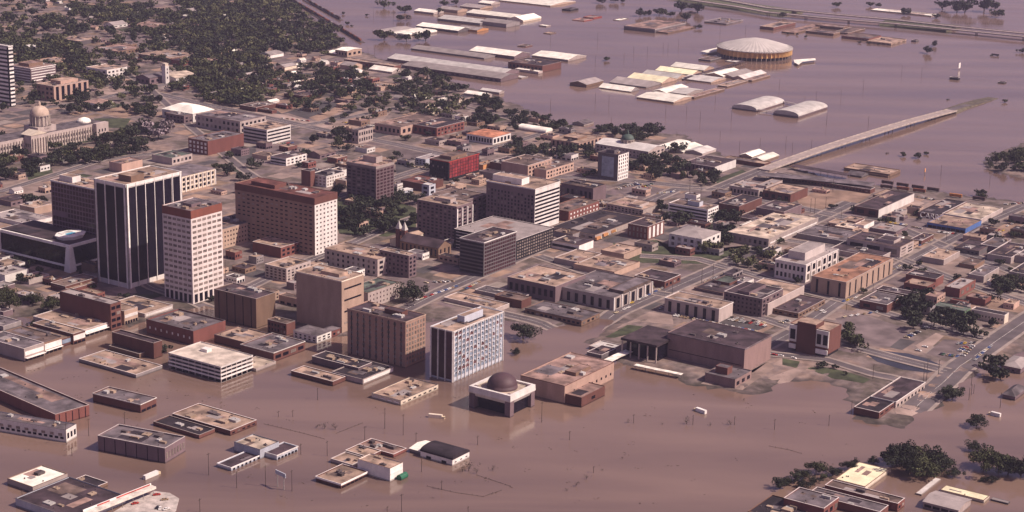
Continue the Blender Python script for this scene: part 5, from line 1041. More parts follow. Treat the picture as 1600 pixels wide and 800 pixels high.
walkway('covered_walkway', '22', [(600, 652), (660, 622), (735, 590)], 8, 5, mat('canopy_white', (.78, .73, .64), .8), '=bright canopy linking the arts building to the portico')
walkway('station_platform', '13', [(160, 232), (330, 262), (510, 292)], 14, 6, wm('rmauve'), '=dark railway platform roof nearest the flooded river')
walkway('station_platform', '13', [(-60, 285), (300, 316), (660, 352)], 22, 8.5, wm('rgrey'), '=longest grey railway platform roof beside the bridge ramp')
building('13', 'railway_station_building', (-60, 320), (640, 385), (665, 372), 412, 'dbrick', 'rmauve', 'g1x30:.6,.5', '-', 'un=0', '=long brick railway station under the grey platform roof', 'railway station')
# auditorium portico
def portico():
    C, W_, D, h, g, ang, land = solve('22', (663, 518), (905, 560), (1025, 470), 672); root = empty('portico', (C.x, C.y, g), ang); FOOT.append((C.x, C.y, W_ / 2, W_, D, ang)); m = MB(); m.box(-W_ / 2, -D / 2, h - 2, W_ / 2, D / 2, h); ob('portico_roof', m, wm('rmauve'), root)
    for i in range(5):
        y = -D / 2 + 1 + (D - 2) * i / 4; mb = MB(); mb.cyl(-W_ / 2 + 1.2, y, -1.5, h - 2, .75, None, 8); ob('column', mb, wm('conc'), root)
    for i in range(2): mb = MB(); mb.cyl(-W_ / 2 + 1.2 + (i + 1) * W_ * .28, D / 2 - 1, -1.5, h - 2, .75, None, 8); ob('column', mb, wm('conc'), root)
    m = MB(); m.box(-W_ / 2 + 7, -D / 2 + 2, -1.5, W_ / 2, D / 2 - 2, h - 2.02); ob('glass_wall', m, GLASS, root)
    tag(root, '=dark-roofed columned portico on the front of the windowless auditorium', 'portico', lm='columned portico')
portico()
# ---------------------------------------------------------------- railcars
RC = []
for nm, c in (('boxcar_dark', (.06, .035, .035)), ('boxcar_rust', (.20, .07, .04)), ('boxcar_orange', (.50, .20, .06)), ('boxcar_grey', (.25, .22, .22))):
    root = empty('railcar', (0, 0, -50)); m = MB(); m.box(-7.4, -1.5, 1.1, 7.4, 1.5, 4.3); m.add([(-7.4, -1.5, 4.3), (7.4, -1.5, 4.3), (7.4, 1.5, 4.3), (-7.4, 1.5, 4.3), (-7.4, 0, 4.7), (7.4, 0, 4.7)], [(0, 1, 5, 4), (2, 3, 4, 5), (0, 4, 3), (1, 2, 5)]); ob('body', m, mat(nm, c, .8, .2, .5), root)
    m = MB(); m.box(-7, -1.1, .5, -4.4, 1.1, 1.1); m.box(4.4, -1.1, .5, 7, 1.1, 1.1); ob('wheel_truck', m, mat('iron_black', (.03, .025, .025), .7), root); m = MB(); m.box(-1.3, -1.62, 1.3, 1.3, -1.5, 4.0); ob('door', m, mat(nm, c), root); RC.append(root)
used = [False] * 4
def train(tl, a, b, zr, label, group, kinds, gaps=0):
    A = unproj(*T(tl, *a), zr); B = unproj(*T(tl, *b), zr); d = B - A; n = int(d.length / 16.2); rz = math.atan2(d.y, d.x)
    for i in range(n):
        if random.random() < gaps: continue
        k = random.choice(kinds); o = RC[k] if not used[k] else copy_tree(RC[k]); used[k] = True; p = A + d * (i + .5) / n; o.location = (p.x, p.y, zr); o.rotation_euler = (0, 0, rz)
        tag(o, '%s %s' % (('black', 'rust-brown', 'orange', 'grey')[k], label), 'railcar', group)
for tl, pts in (('01', [(190, -30), (400, 115), (670, 265)]), ('01', [(280, -30), (400, 52), (535, 125)])):
    berm('rail_embankment', [tuple(unproj(*T(tl, *p), .6)) for p in pts], 6, 13, .9, mat('ballast', (.12, .095, .09), .95))
train('01', (205, -10), (655, 258), .95, 'boxcar on the flooded embankment', 'boxcars parked on the flooded embankments', (0, 0, 0, 1, 1, 3)); train('01', (292, -10), (525, 120), .95, 'boxcar on the shorter flooded embankment', 'boxcars parked on the flooded embankments', (0, 0, 1, 3))
train('13', (690, 372), (1100, 420), 1.9, 'freight car on the downtown track', 'freight cars on the downtown track', (0, 1, 3), .1); train('13', (1110, 425), (1235, 441), 1.9, 'freight car on the downtown track', 'freight cars on the downtown track', (2, 2)); train('13', (1245, 441), (1390, 462), 1.9, 'freight car on the downtown track', 'freight cars on the downtown track', (0,))
train('13', (700, 345), (1080, 402), 1.9, 'freight car on the outer track', 'freight cars on the downtown track', (0, 3, 0), .1)
for i, r in enumerate(RC):
    if not used[i]:
        for c in list(r.children): bpy.data.objects.remove(c)
        bpy.data.objects.remove(r)
# ---------------------------------------------------------------- cars, trucks
CARC = [('white', (.75, .72, .68)), ('cream', (.6, .5, .34)), ('red', (.38, .04, .03)), ('blue', (.07, .12, .28)), ('silver', (.42, .41, .40)), ('black', (.03, .028, .03)), ('tan', (.35, .25, .16)), ('green', (.06, .12, .07)), ('yellow', (.62, .42, .06))]
def car_proto(nm, c):
    root = empty('parked_car', (0, 0, -50)); L, Wd = 2.65, .98; m = MB()
    pr = [(-L, .35), (-L, .85), (-L + .3, .98), (-1.2, 1.0), (1.3, .98), (L - .2, .85), (L, .65), (L, .35)]; n = len(pr); m.add([(x, -Wd, z) for x, z in pr] + [(x, Wd, z) for x, z in pr], [tuple(range(n)), tuple(range(n, 2 * n))[::-1]] + [(i, n + i, n + (i + 1) % n, (i + 1) % n) for i in range(n)])
    ob('body', m, mat('car_' + nm, c, .3, .05, 1, spec=.5, rnd=.08), root)
    m = MB(); m.add([(-1.7, -.85, 1.0), (1.2, -.85, 1.0), (1.2, .85, 1.0), (-1.7, .85, 1.0), (-1.15, -.7, 1.38), (.5, -.7, 1.38), (.5, .7, 1.38), (-1.15, .7, 1.38)], [(0, 1, 5, 4), (1, 2, 6, 5), (2, 3, 7, 6), (3, 0, 4, 7)]); ob('windows', m, GLASS, root)
    m = MB(); m.box(-1.17, -.72, 1.38, .52, .72, 1.45); ob('car_roof', m, mat('car_' + nm, c), root)
    m = MB()
    for x in (-1.65, 1.65): m.tube((x, -1.0, .34), (x, 1.0, .34), .34, .34, 8)
    ob('wheels', m, mat('tyre', (.02, .02, .02), .8), root); return root
CP = {nm: car_proto(nm, c) for nm, c in CARC}; carused = set(); ncar = [0]
def car(p, rz, col=None, z=None, where='car', group='cars parked about the town'):
    if ncar[0] >= 296: return
    ncar[0] += 1; col = col or random.choices([c[0] for c in CARC], (9, 4, 3, 4, 5, 2, 3, 1, 1))[0]
    o = copy_tree(CP[col]) if col in carused else CP[col]; carused.add(col); o.location = (p[0], p[1], (gz(p[0], p[1]) + .13) if z is None else z); o.rotation_euler = (0, 0, rz)
    tag(o, '%s parked %s' % (col, where), 'car', group)
def car_row(tl, a, b, n, ang='A', miss=.1, cols=None, off=0):
    A = ground_at(tl, *a, 1.6); B = ground_at(tl, *b, 1.6)
    for i in range(n):
        if random.random() < miss: continue
        p = A.lerp(B, (i + .5) / n); car(p, (GANG if ang == 'A' else GANG + math.pi / 2) + random.uniform(-.05, .05) + random.choice((0, math.pi)), cols and random.choice(cols), z=gz(p.x, p.y) + .2)
for tl, a, b, n, g_ in (('22', (1010, 372), (1550, 482), 27, 'A'), ('22', (1350, 398), (1590, 440), 11, 'A'), ('22', (1290, 372), (1590, 425), 9, 'A'), ('12', (650, 385), (780, 345), 9, 'B'), ('12', (790, 395), (880, 372), 6, 'B'), ('12', (800, 375), (880, 350), 5, 'B'), ('12', (905, 412), (1015, 400), 8, 'A'), ('12', (700, 365), (830, 350), 7, 'B'),
    ('23', (840, 525), (1000, 445), 9, 'B'), ('23', (930, 600), (990, 565), 3, 'B'), ('23', (1075, 615), (1190, 632), 8, 'A'), ('23', (1195, 600), (1240, 570), 4, 'B'), ('23', (1180, 550), (1300, 545), 6, 'A'), ('23', (1290, 650), (1400, 560), 8, 'A'), ('23', (1210, 630), (1280, 560), 6, 'B'), ('23', (1000, 385), (1150, 370), 8, 'A'),
    ('23', (840, 330), (870, 300), 4, 'B'), ('23', (60, 425), (130, 405), 5, 'B'), ('23', (460, 385), (700, 350), 6, 'A'), ('23', (460, 290), (560, 260), 4, 'A'), ('23', (-20, 610), (180, 645), 5, 'B'), ('23', (200, 330), (350, 345), 5, 'A'), ('23', (330, 370), (360, 350), 2, 'A'), ('23', (740, 110), (830, 60), 5, 'A'),
    ('22', (740, 300), (1010, 170), 13, 'A'), ('22', (900, 360), (960, 300), 3, 'A'), ('22', (1200, 170), (1390, 85), 9, 'A'), ('22', (640, 360), (740, 320), 4, 'A'), ('22', (820, 190), (890, 195), 5, 'A'), ('21', (1000, 280), (1260, 190), 12, 'A'), ('21', (1050, 170), (1240, 160), 7, 'B'), ('21', (1310, 210), (1400, 160), 5, 'A'), ('12', (560, 690), (700, 620), 5, 'A'),
    ('13', (740, 590), (870, 610), 8, 'A'), ('13', (900, 620), (1000, 640), 5, 'B'), ('13', (1060, 650), (1180, 665), 7, 'A'), ('13', (940, 740), (1030, 700), 5, 'A'), ('13', (1200, 760), (1590, 570), 14, 'A'), ('13', (1480, 480), (1590, 470), 8, 'B'), ('13', (1370, 680), (1480, 640), 5, 'A'), ('13', (930, 430), (1060, 455), 8, 'A'), ('13', (70, 640), (180, 580), 5, 'B'),
    ('01', (540, 765), (740, 790), 12, 'A'), ('01', (700, 680), (790, 700), 4, 'A'), ('01', (150, 740), (340, 760), 6, 'B'), ('11', (930, 240), (1060, 250), 6, 'B'), ('11', (0, 105), (240, 95), 9, 'A'), ('11', (1180, 70), (1290, 60), 4, 'A'), ('00', (560, 260), (760, 250), 9, 'A'), ('00', (560, 550), (700, 580), 7, 'A'), ('00', (760, 520), (860, 540), 4, 'A'), ('10', (1440, 150), (1590, 190), 6, 'A'), ('10', (1000, 790), (1130, 760), 0, 'A'), ('33', (805, 175), (900, 110), 7, 'A'), ('01', (1200, 540), (1330, 600), 7, 'B'), ('20', (880, 205), (960, 200), 3, 'B')):
    car_row(tl, a, b, n, g_)
for tl, x, y, c in (('33', 1340, 128, 'white'), ('33', 1180, 345, 'white'), ('33', 995, 280, 'white'), ('31', 850, 748 - 600, 'white'), ('30', 597, 210, 'cream'), ('30', 1400, 118, 'white'), ('31', 1455, 500, 'white'), ('31', 1425, 632, 'white'), ('31', 1200, 540, 'white'), ('30', 1420, 355, 'white')):
    p = ground_at(tl, x, y, 0); car(p, random.uniform(0, 3), c, z=-.75, where='car submerged to its windows', group='cars standing in floodwater')
for nm, r in CP.items():
    if nm not in carused:
        for c in list(r.children): bpy.data.objects.remove(c)
        bpy.data.objects.remove(r)
def truck(tl, x, y, rz, L, col, label, z=-1.0, name='delivery_truck', cat='truck'):
    p = ground_at(tl, x, y, max(0, z)); root = empty(name, (p.x, p.y, z if z > 0 else -.9), rz); m = MB(); m.box(-L / 2, -1.3, 1.0, L / 2 - 2.2, 1.3, 3.9); ob('cargo_box', m, mat('truck_' + str(col), PAL[col] if isinstance(col, str) else col, .5, .1), root)
    m = MB(); m.box(L / 2 - 2.0, -1.2, .6, L / 2, 1.2, 2.7); ob('cab', m, mat('car_cream', CARC[1][1]), root); m = MB(); m.box(L / 2 - .9, -1.1, 1.8, L / 2 + .05, 1.1, 2.5); ob('windscreen', m, GLASS, root)
    m = MB()
    for q in (-L / 2 + 1.5, L / 2 - 1.3): m.tube((q, -1.25, .5), (q, 1.25, .5), .5, .5, 8)
    ob('wheels', m, mat('tyre', (.02, .02, .02), .8), root); tag(root, label, cat)
truck('30', 950, 578, GANG, 15, 'white', '=long white trailer truck half under water behind the plum-roofed store'); truck('31', 1130, 212, GANG - 1.2, 13, 'cream', '=white boxy truck roof afloat near the planetarium'); truck('32', 1175, 175, GANG + 1.35, 12, 'white', '=lone white truck in open water between planetarium and shore')
truck('33', 1415, 198, GANG + 1.5, 10, 'white', '=white van-sided truck stranded beside a small flooded tree'); truck('12', 540, 700, GANG, 11, 'orange', '=orange school bus parked first in the bus row', 1.8, 'school_bus', 'bus'); truck('12', 585, 678, GANG, 11, 'orange', '=orange school bus parked second in the bus row', 1.8, 'school_bus', 'bus'); truck('12', 632, 656, GANG, 11, 'orange', '=orange school bus parked last in the bus row', 1.8, 'school_bus', 'bus')
# ---------------------------------------------------------------- poles, billboards and things in the water
def pole(tl, x, yt, yb, land=False):
    p = ground_at(tl, x, yb, 1.6 if land else 0); s = pxm(p); h = max(5, min(17, (yb - yt) / 4 * s * 1.02)); root = empty('utility_pole', (p.x, p.y, -2 if not land else 1.6), random.uniform(-.2, .2) + GANG); h += 2
    m = MB(); m.cyl(0, 0, 0, h, .24, .16, 6); ob('post', m, WOODP, root); m = MB(); m.box(-1.5, -.1, h - 1.1, 1.5, .1, h - .85); ob('crossarm', m, WOODP, root); tag(root, 'thin utility pole' + ('' if land else ' in the water'), 'pole', 'utility poles of the town')
PO = {'31': [(60, 500, 640), (225, 530, 670), (230, 160, 205), (445, 350, 450), (680, 260, 350), (805, 130, 280), (920, 130, 320), (1000, 300, 360), (1035, 450, 550), (1160, 600, 660), (1385, 320, 380), (910, 680, 800), (820, 760, 830), (1325, 760, 830), (280, 370, 440), (140, 170, 205), (385, 20, 100)],
 '30': [(415, 240, 380), (555, 210, 325), (780, 170, 250), (1305, 415, 570), (1480, 540, 650), (1250, 710, 800), (450, 390, 450), (140, 660, 720)], '32': [(760, 185, 245), (1130, 190, 255), (1390, 200, 255), (360, 290, 350), (185, 90, 240), (510, 510, 555)], '33': [(40, 215, 285), (380, 190, 260), (520, 100, 190), (1450, 50, 150), (1270, 0, 70), (1285, 0, 60), (1255, 20, 100)],
 '02': [(520, 490, 650), (605, 590, 660), (760, 290, 340), (845, 290, 350), (700, 330, 370), (945, 270, 310), (535, 195, 260), (1040, 240, 300), (1300, 160, 215), (1175, 660, 770), (1090, 660, 720), (960, 640, 720), (520, 340, 410), (240, 210, 260), (975, 270, 310), (240, 600, 690), (1370, 640, 760), (620, 730, 790), (1460, 150, 210), (1270, 580, 640), (20, 150, 210)],
 '03': [(835, 400, 470), (595, 465, 560), (300, 560, 640), (230, 600, 625), (625, 720, 800), (455, 560, 620), (70, 480, 560), (960, 420, 470), (365, 700, 780)], '12': [(1420, 50, 160), (1030, 20, 60), (1550, 60, 120), (1300, 20, 70)], '13': [(150, 90, 170), (270, 60, 150), (110, 50, 130), (1080, 230, 300), (1385, 300, 350)], '01': [(740, 290, 360), (700, 300, 345), (735, 60, 110), (860, 60, 110)]}
for tl, l in PO.items():
    for q in l: pole(tl, *q)
for tl, q in (('13', [(290, 420, 540), (405, 330, 400), (265, 450, 530), (360, 440, 500), (455, 520, 590), (370, 590, 670), (1115, 610, 700)]), ('12', [(1110, 330, 410), (1180, 360, 430), (1145, 180, 270)]), ('22', [(1185, 85, 170), (1255, 60, 150), (1000, 180, 240)]), ('23', [(990, 650, 780), (1065, 660, 740), (970, 690, 790), (655, 690, 770), (1270, 740, 810), (490, 270, 340), (655, 180, 230), (560, 90, 150)]), ('20', [(1410, 30, 140)])):
    for p in q: pole(tl, *p, land=True)
def signboard(name, tl, x, yb, w_, h0, h1, col, rz, label, posts=2, z=0):
    p = ground_at(tl, x, yb, z); root = empty(name, (p.x, p.y, z), rz); m = MB(); m.box(-w_ / 2, -.3, h0, w_ / 2, .3, h1); ob('board', m, wm(col) if col in PAL else MATS[col], root)
    for i in range(posts): m = MB(); q = 0 if posts == 1 else (-.32 + .64 * i / (posts - 1)) * w_; m.cyl(q, 0, -3, h0, .28, None, 6); ob('post', m, STEEL, root)
    tag(root, label, 'sign')
wm('bluep'); signboard('billboard', '31', 155, 652, 11.5, 9.5, 12.5, 'bluep', GANG - math.pi / 2 - .2, '=blue-grey roadside billboard on two posts above the floodwater')
signboard('roof_sign', '12', 565, 165, 8, 1.0, 4, 'dgrey', GANG - math.pi / 2, '=small dark sign beside blue-panelled tower', 2, 1.6)
signboard('white_marker', '03', 1195, 437, 8, 3, 12, 'white', GANG, '=tall pale tank-like marker above the lone black box', 2)
signboard('billboard', '03', 1420, 350, 14, 1, 4, 'dgrey', GANG - math.pi / 2, '=dark paired billboard far out on the flood', 2)
signboard('river_marker', '13', 980, 290, 3, 3, 7.5, 'orange', GANG, '=small orange-and-white structure standing in the river', 2)
# canopy sign and forecourt of the plum-roofed store
def canopy_sign():
    P = unproj(*T('30', 520, 800), 6); Q = unproj(*T('30', 945, 632), 6); d = Q - P; c = (P + Q) / 2; L = d.length; root = empty('canopy_sign', (c.x, c.y, 0), math.atan2(d.y, d.x))
    m = MB(); m.box(-L / 2, -5, 4.6, L / 2, 0, 6.2); ob('canopy_roof', m, mat('canopy_white', (.78, .73, .64), .8), root); m = MB(); m.box(-L / 2, .05, 5.2, L / 2, .5, 7.4); ob('fascia', m, mat('car_white', CARC[0][1]), root)
    m = MB(); m.box(-L * .02, .12 - .2, 6.25, L * .48, .04, 7.1); m.box(-L * .3, -.08, 6.25, -L * .12, .04, 7.1); ob('red_stripe', m, mat('sign_red', (.45, .05, .04), .6), root)
    m = MB()
    for i in range(7): m.cyl(-L * .46 + L * .92 * i / 6, -4.6, -2, 4.6, .2)
    ob('posts', m, STEEL, root); tag(root, '=long white canopy with red stripe along the plum-roofed store', 'canopy')
    q = [ground_at('30', *p, .35) for p in ((690, 810), (800, 745), (930, 690), (960, 668), (1060, 680), (1120, 715), (1100, 790), (1060, 830))]; v = [tuple(p) for p in q] + [(p.x, p.y, -1.5) for p in q]; k = len(q); m = MB(); m.add(v, [tuple(range(k))[::-1]] + [(i, (i + 1) % k, k + (i + 1) % k, k + i) for i in range(k)]); setting(ob('forecourt_paving', m, mat('forecourt', (.50, .44, .40), .9)))
    for x, y, c in ((980, 695, 'red'), (1030, 725, 'tan'), (1000, 780, 'white'), (985, 775, 'black'), (845, 750, 'red'), (1040, 785, 'white')): p = ground_at('30', x, y, .35); ncar[0] -= 1; car(p, random.uniform(0, 3), c, z=.4, where='car on the store forecourt', group='cars on the store forecourt')
canopy_sign()
# lettering on the garage roof
def roof_letters():
    p = unproj(*T('13', 948, 548), 8.5); root = empty('roof_sign', (p.x, p.y, 0), GANG - math.pi / 2); f = bpy.data.curves.new('lettering', 'FONT'); f.body = 'CARR'; f.size = 9; f.extrude = .25; o = bpy.data.objects.new('lettering', f); COL.objects.link(o); o.parent = root; o.rotation_euler = (math.pi / 2, 0, 0); o.location = (0, -.2, 7); f.materials.append(mat('car_white', CARC[0][1])); bpy.context.view_layer.update(); me_ = bpy.data.meshes.new_from_object(o); o2 = ob('lettering', me_, None, root, o.location, None); o2.rotation_euler = o.rotation_euler; bpy.data.objects.remove(o)
    m = MB(); m.box(0, .3, 6.3, 26, .5, 6.9); m.cyl(2, .6, 0, 6.9, .15); m.cyl(24, .6, 0, 6.9, .15); ob('sign_frame', m, STEEL, root); tag(root, '=white roof letters CARR on the lettered garage', 'sign')
roof_letters()
def parking_deck():
    C, W_, D, h, g, ang, land = solve('20', (1030, 618), (1380, 698), (1568, 622), 792); root = empty('parking_deck', (C.x, C.y, 0), ang); FOOT.append((C.x, C.y, W_ / 2, W_, D, ang)); a, b = W_ / 2, D / 2; cm = wm('white'); n = 4; st = h / n
    for i in range(n + 1):
        z = i * st; m = MB(); m.box(-a, -b, z - .35, a, b, z); ob('parking_level', m, wm('rlgrey') if i < n else mat('deck_top', (.58, .50, .42), .9, .25, .1), root)
        m = MB(); t = .25
        for x0, y0, x1, y1 in ((-a - t, -b - t, a + t, -b - .01), (-a - t, b + .01, a + t, b + t), (-a - t, -b - .01, -a - .01, b + .01), (a + .01, -b - .01, a + t, b + .01)): m.box(x0, y0, z - .5, x1, y1, z + (.9 if i else .1))
        ob('parapet', m, cm, root)
    m = MB()
    for i in range(7):
        for y in (-b + .5, 0, b - .5): m.box(-a + 2 * (a - .6) * i / 6 + .1, y - .35, -3, -a + 2 * (a - .6) * i / 6 + .9, y + .35, h - .36)
    for i in range(1, 8):
        for x in (-a + .4, a - .9): m.box(x, -b + 2 * b * i / 8 - .4, -3, x + .5, -b + 2 * b * i / 8 + .4, h - .36)
    ob('columns', m, wm('conc'), root); m = MB(); m.box(-a + 3, -b + 3, -3, a * .2, b - 6, h - .4); ob('ramp_core', m, wm('dgrey'), root)
    m = MB(); m.box(a * .1, b * .2, h + .01, a * .4, b * .45, h + 2.6); ob('stair_head', m, wm('white'), root)
    tag(root, '=open-sided white parking deck flooded to its lowest level', 'parking deck', lm='open parking deck')
    c, s = math.cos(ang), math.sin(ang)
    for i in range(9):
        lx, ly = (-.55 + .16 * i) * a, (-.75 if i % 2 else .55) * b; car((C.x + lx * c - ly * s, C.y + lx * s + ly * c), ang, z=h + .02, where='car on the open parking deck', group='cars on the open parking deck')
parking_deck()
def brick_hall():
    C, W_, D, h, g, ang, land = solve('23', (145, 415), (385, 468), (480, 430), 637); root = empty('brick_office_building', (C.x, C.y, g), ang); FOOT.append((C.x, C.y, W_ / 2, W_, D, ang)); a, b = W_ / 2, D / 2; br = wm('dbrick')
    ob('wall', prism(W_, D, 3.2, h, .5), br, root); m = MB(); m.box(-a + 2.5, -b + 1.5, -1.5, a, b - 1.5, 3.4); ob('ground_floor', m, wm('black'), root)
    m = MB(); m.box(-a + .3, -b + .3, h - 1, a - .3, b - .3, h - .5); ob('roof', m, wm('rtan'), root)
    m = MB(); m.box(-a - 1.5, -b * .35, -1.5, a * .2, b * .6, h + 3); ob('stair_tower', m, br, root); m = MB(); m.box(-a - 1, -b * .32, h + 3.01, a * .15, b * .57, h + 3.4); ob('stair_tower_roof', m, wm('rtan'), root)
    for y0, y1, nw in ((-b, -b * .37, 2), (b * .62, b, 1)):
        m = MB(); m.box(-a - 1.2, y0, h * .36, -a - .02, y1, h - .8); f = ob('window_frame', m, wm('white'), root); w_ = (y1 - y0) / nw
        for i in range(nw): m = MB(); m.box(-a - 1.35, y0 + w_ * (i + .16), h * .45, -a - 1.1, y0 + w_ * (i + .84), h * .82); ob('window', m, GLASS, f)
        m = MB(); m.box(-a - 1.4, y0 + .3, h * .1, -a - .6, y1 - .3, h * .27); ob('sign_board', m, wm('white'), root)
    tag(root, '=dark brick office with white-framed windows and white signboards', 'building', lm='white-framed brick office')
brick_hall()
# small things of the flooded foreground
def tank(): 
    p = ground_at('31', 915, 590); r = empty('storage_tank', (p.x, p.y, 0), GANG); m = MB(); m.tube((-4, 0, 1.6), (4, 0, 1.6), 2.3, 2.3, 14); ob('tank_body', m, mat('tank_green', (.03, .16, .09), .5), r); m = MB(); m.box(-3, -1, -2, -2.2, 1, .2); m.box(2.2, -1, -2, 3, 1, .2); ob('saddle', m, STEEL, r); tag(r, '=green cylindrical tank beside the tall white depot box', 'tank')
tank()
def fence(name, tl, pts, label, h=1.3):
    P = [ground_at(tl, *p) for p in pts]; c = P[0].copy(); r = empty(name, (c.x, c.y, 0)); m = MB(); m2 = MB()
    for a, b in zip(P, P[1:]):
        a, b = a - c, b - c; n = max(1, int((b - a).length / 4))
        for i in range(n + 1): q = a.lerp(b, i / n); m.cyl(q.x, q.y, -2, random.uniform(.2, h), .12, None, 5)
        m2.tube((a.x, a.y, .25), (b.x, b.y, .25), .1, .1, 4)
    ob('fence_posts', m, WOODP, r); ob('fence_rail', m2, WOODP, r); tag(r, label, 'fence')
fence('drowned_fence', '30', [(1650, 850 - 600), (1900, 310), (2030, 345)], '=drowned fence line crossing water behind the three-winged clinic'); fence('drowned_fence', '31', [(1070, 640), (1250, 680), (1420, 705), (1535, 665)], '=drowned yard fence with brush near the rounded-roof barn')
fence('drowned_fence', '31', [(1380, 570), (1590, 640)], '=straight drowned fence running off the rounded-roof barn trees'); fence('drowned_fence', '31', [(500, 310), (665, 245)], '=drowned fence line climbing toward the tan-roofed diner'); fence('drowned_fence', '33', [(10, 390), (120, 410), (210, 435)], '=short drowned fence alone in wide water')
# ---------------------------------------------------------------- trees
TT('21', (985, 285, 150), kind='n', k=0, desc='=big round dark tree on the lawn behind the brown brick hotel')
TT('22', (70, 508, 140), kind='n', k=0, desc='=big round dark tree on the flooded lawn by blue-panelled block'); TT('22', (20, 612, 50), kind='n', k=0, land=False)
TT('33', (795, 500, 150), (850, 470, 140), (880, 560, 170), (960, 578, 160), (920, 500, 150), (1030, 520, 150), (1030, 575, 120), (1110, 525, 80), kind='n', land=False, group='flooded trees beside the yellow-roofed shed')
TT('33', (1350, 530, 170), (1440, 550, 150), (1500, 570, 150), (1580, 575, 150), (1640, 580, 140), (1300, 420, 90), kind='n', land=False, group='flooded trees at the corner of the photo')
TT('33', (1160, 578, 80), (1400, 615, 60), (1345, 608, 40), (1305, 265, 105), (1150, 100, 120), (1110, 90, 80), kind='n', land=False)
TT('33', (75, 655, 95), (130, 630, 60), (180, 605, 80), (225, 590, 80), (300, 555, 100), (345, 595, 50), (405, 575, 80), (445, 560, 50), (500, 535, 80), (545, 500, 50), (660, 500, 60), (215, 650, 70), (285, 625, 60), kind='n', land=False, group='trees on the drowned fence row')
TT('31', (1330, 545, 110), (1380, 560, 70), (1290, 550, 80), (1480, 540, 70), (940, 580, 60), kind='s', k=0, land=False); TT('31', (430, 280, 70), (495, 285, 70), (380, 275, 50), kind='s', k=0, land=False)
TT('32', (1090, 250, 90), (1240, 262, 40), (1365, 255, 60), (940, 252, 30), (725, 243, 50), (465, 595, 60), (400, 640, 60), (345, 668, 40), (565, 540, 30), (690, 465, 30), (1450, 105, 30), kind='s', k=0, land=False)
TT('20', (60, 335, 130), (205, 305, 90), (325, 340, 100), (30, 260, 90), (215, 440, 60), kind='n', k=1)
TT('20', (130, 170, 80), (240, 150, 60), (1000, 610, 90)); TT('12', (1235, 780, 110), (1200, 700, 80), (1270, 700, 70), k=2)
def SCAT(tl, poly, n, wd, sep=4, k=None, group=None, kind='a'):
    pts = scatter_pts(tl, poly, n, sep)
    for x, y in pts: 
        z = 1.6; tree((x, y), wd * random.uniform(.7, 1.3) / 2, kind, random.choice((0, 0, 1)) if k is None else k, group=group)
SCAT('11', [(480, 480), (650, 440), (800, 400), (1010, 470), (1010, 620), (700, 720), (500, 640)], 42, 15, 6, 0, 'trees of the square')
SCAT('12', [(760, 160), (1060, 150), (1060, 300), (880, 340), (760, 260)], 18, 16, 8, 0, 'trees round the green-domed museum')
SCAT('12', [(0, 90), (240, 140), (500, 140), (500, 210), (250, 200), (0, 170)], 20, 14, 8, 0); SCAT('12', [(500, 10), (900, 0), (940, 80), (880, 105), (560, 60)], 16, 15, 9, 0); SCAT('12', [(1050, 290), (1300, 300), (1260, 370), (1060, 340)], 7, 12, 8)
SCAT('12', [(930, 520), (1080, 560), (1080, 640), (960, 610)], 4, 14, 7, 0); SCAT('12', [(1240, 560), (1440, 560), (1430, 740), (1290, 740)], 12, 14, 8, 0)
SCAT('22', [(1340, -30), (1600, -40), (1600, 100), (1400, 110)], 9, 13, 8, 2); SCAT('23', [(820, 260), (1060, 260), (1040, 460), (830, 460)], 9, 14, 9, 0); SCAT('23', [(1080, 360), (1320, 380), (1290, 520), (1180, 500)], 9, 14, 9, 0)
SCAT('23', [(470, 470), (600, 480), (590, 590), (480, 570)], 4, 13, 6, 1); SCAT('23', [(1380, 150), (1600, 160), (1620, 260), (1400, 240)], 12, 11, 6, 0); SCAT('23', [(1390, 680), (1480, 680), (1470, 770), (1400, 770)], 3, 13, 7, 0); TT('23', (335, 700, 60), (490, 745, 30), (420, 705, 40))
SCAT('10', [(-60, 150), (250, 135), (500, 60), (700, 20), (1000, 0), (930, 150), (700, 190), (500, 250), (350, 250), (100, 340), (-60, 330)], 62, 15, 8, None, 'trees of the capitol grounds')
TT('10', (990, 70, 120), (1040, 30, 110), (930, 40, 100), k=3); TT('10', (280, 480, 70), (190, 470, 90), (1420, 300, 100), (1360, 260, 60), (1440, 190, 60), (1570, 250, 80), (1500, 330, 70), k=0)
SCAT('11', [(480, 30), (610, 60), (600, 160), (470, 140)], 6, 14, 8, 0); TT('11', (355, 95, 70), (300, 185, 80), (270, 250, 50), (500, 440, 90), (520, 400, 70), k=0)
SCAT('01', [(1290, 620), (1400, 610), (1600, 690), (1600, 800), (1340, 790)], 24, 13, 7, 0, 'trees of the bluff'); SCAT('02', [(0, 690), (150, 740), (330, 795), (420, 830), (0, 830)], 16, 13, 8, 0, 'trees of the bluff')
SCAT('01', [(180, 480), (700, 450), (720, 620), (500, 640), (180, 560)], 24, 15, 11, 0); SCAT('01', [(850, 460), (1050, 470), (1060, 580), (850, 600)], 10, 14, 9, 0)
SCAT('00', [(860, 580), (1000, 600), (990, 740), (850, 740)], 7, 14, 9, 0); SCAT('00', [(370, 620), (560, 590), (600, 700), (420, 720)], 8, 14, 9, 0); SCAT('10', [(-60, 80), (60, 60), (0, 140)], 4, 12, 6)
TT('13', (1325, 420, 60), (1340, 440, 50), (1575, 200, 60), k=0); TT('13', (850, 180, 40), (940, 190, 50), (990, 165, 30), (740, 160, 15), k=0, land=False); TT('12', (560, 560, 40), (1140, 650, 30))
pts = scatter_pts('13', [(1350, 245), (1440, 180), (1560, 150), (1720, 110), (1800, 260), (1600, 285), (1440, 270)], 30, 7)
for x, y in pts: tree((x, y), random.uniform(4, 8), 'a', 1, group='trees of the drowned island')
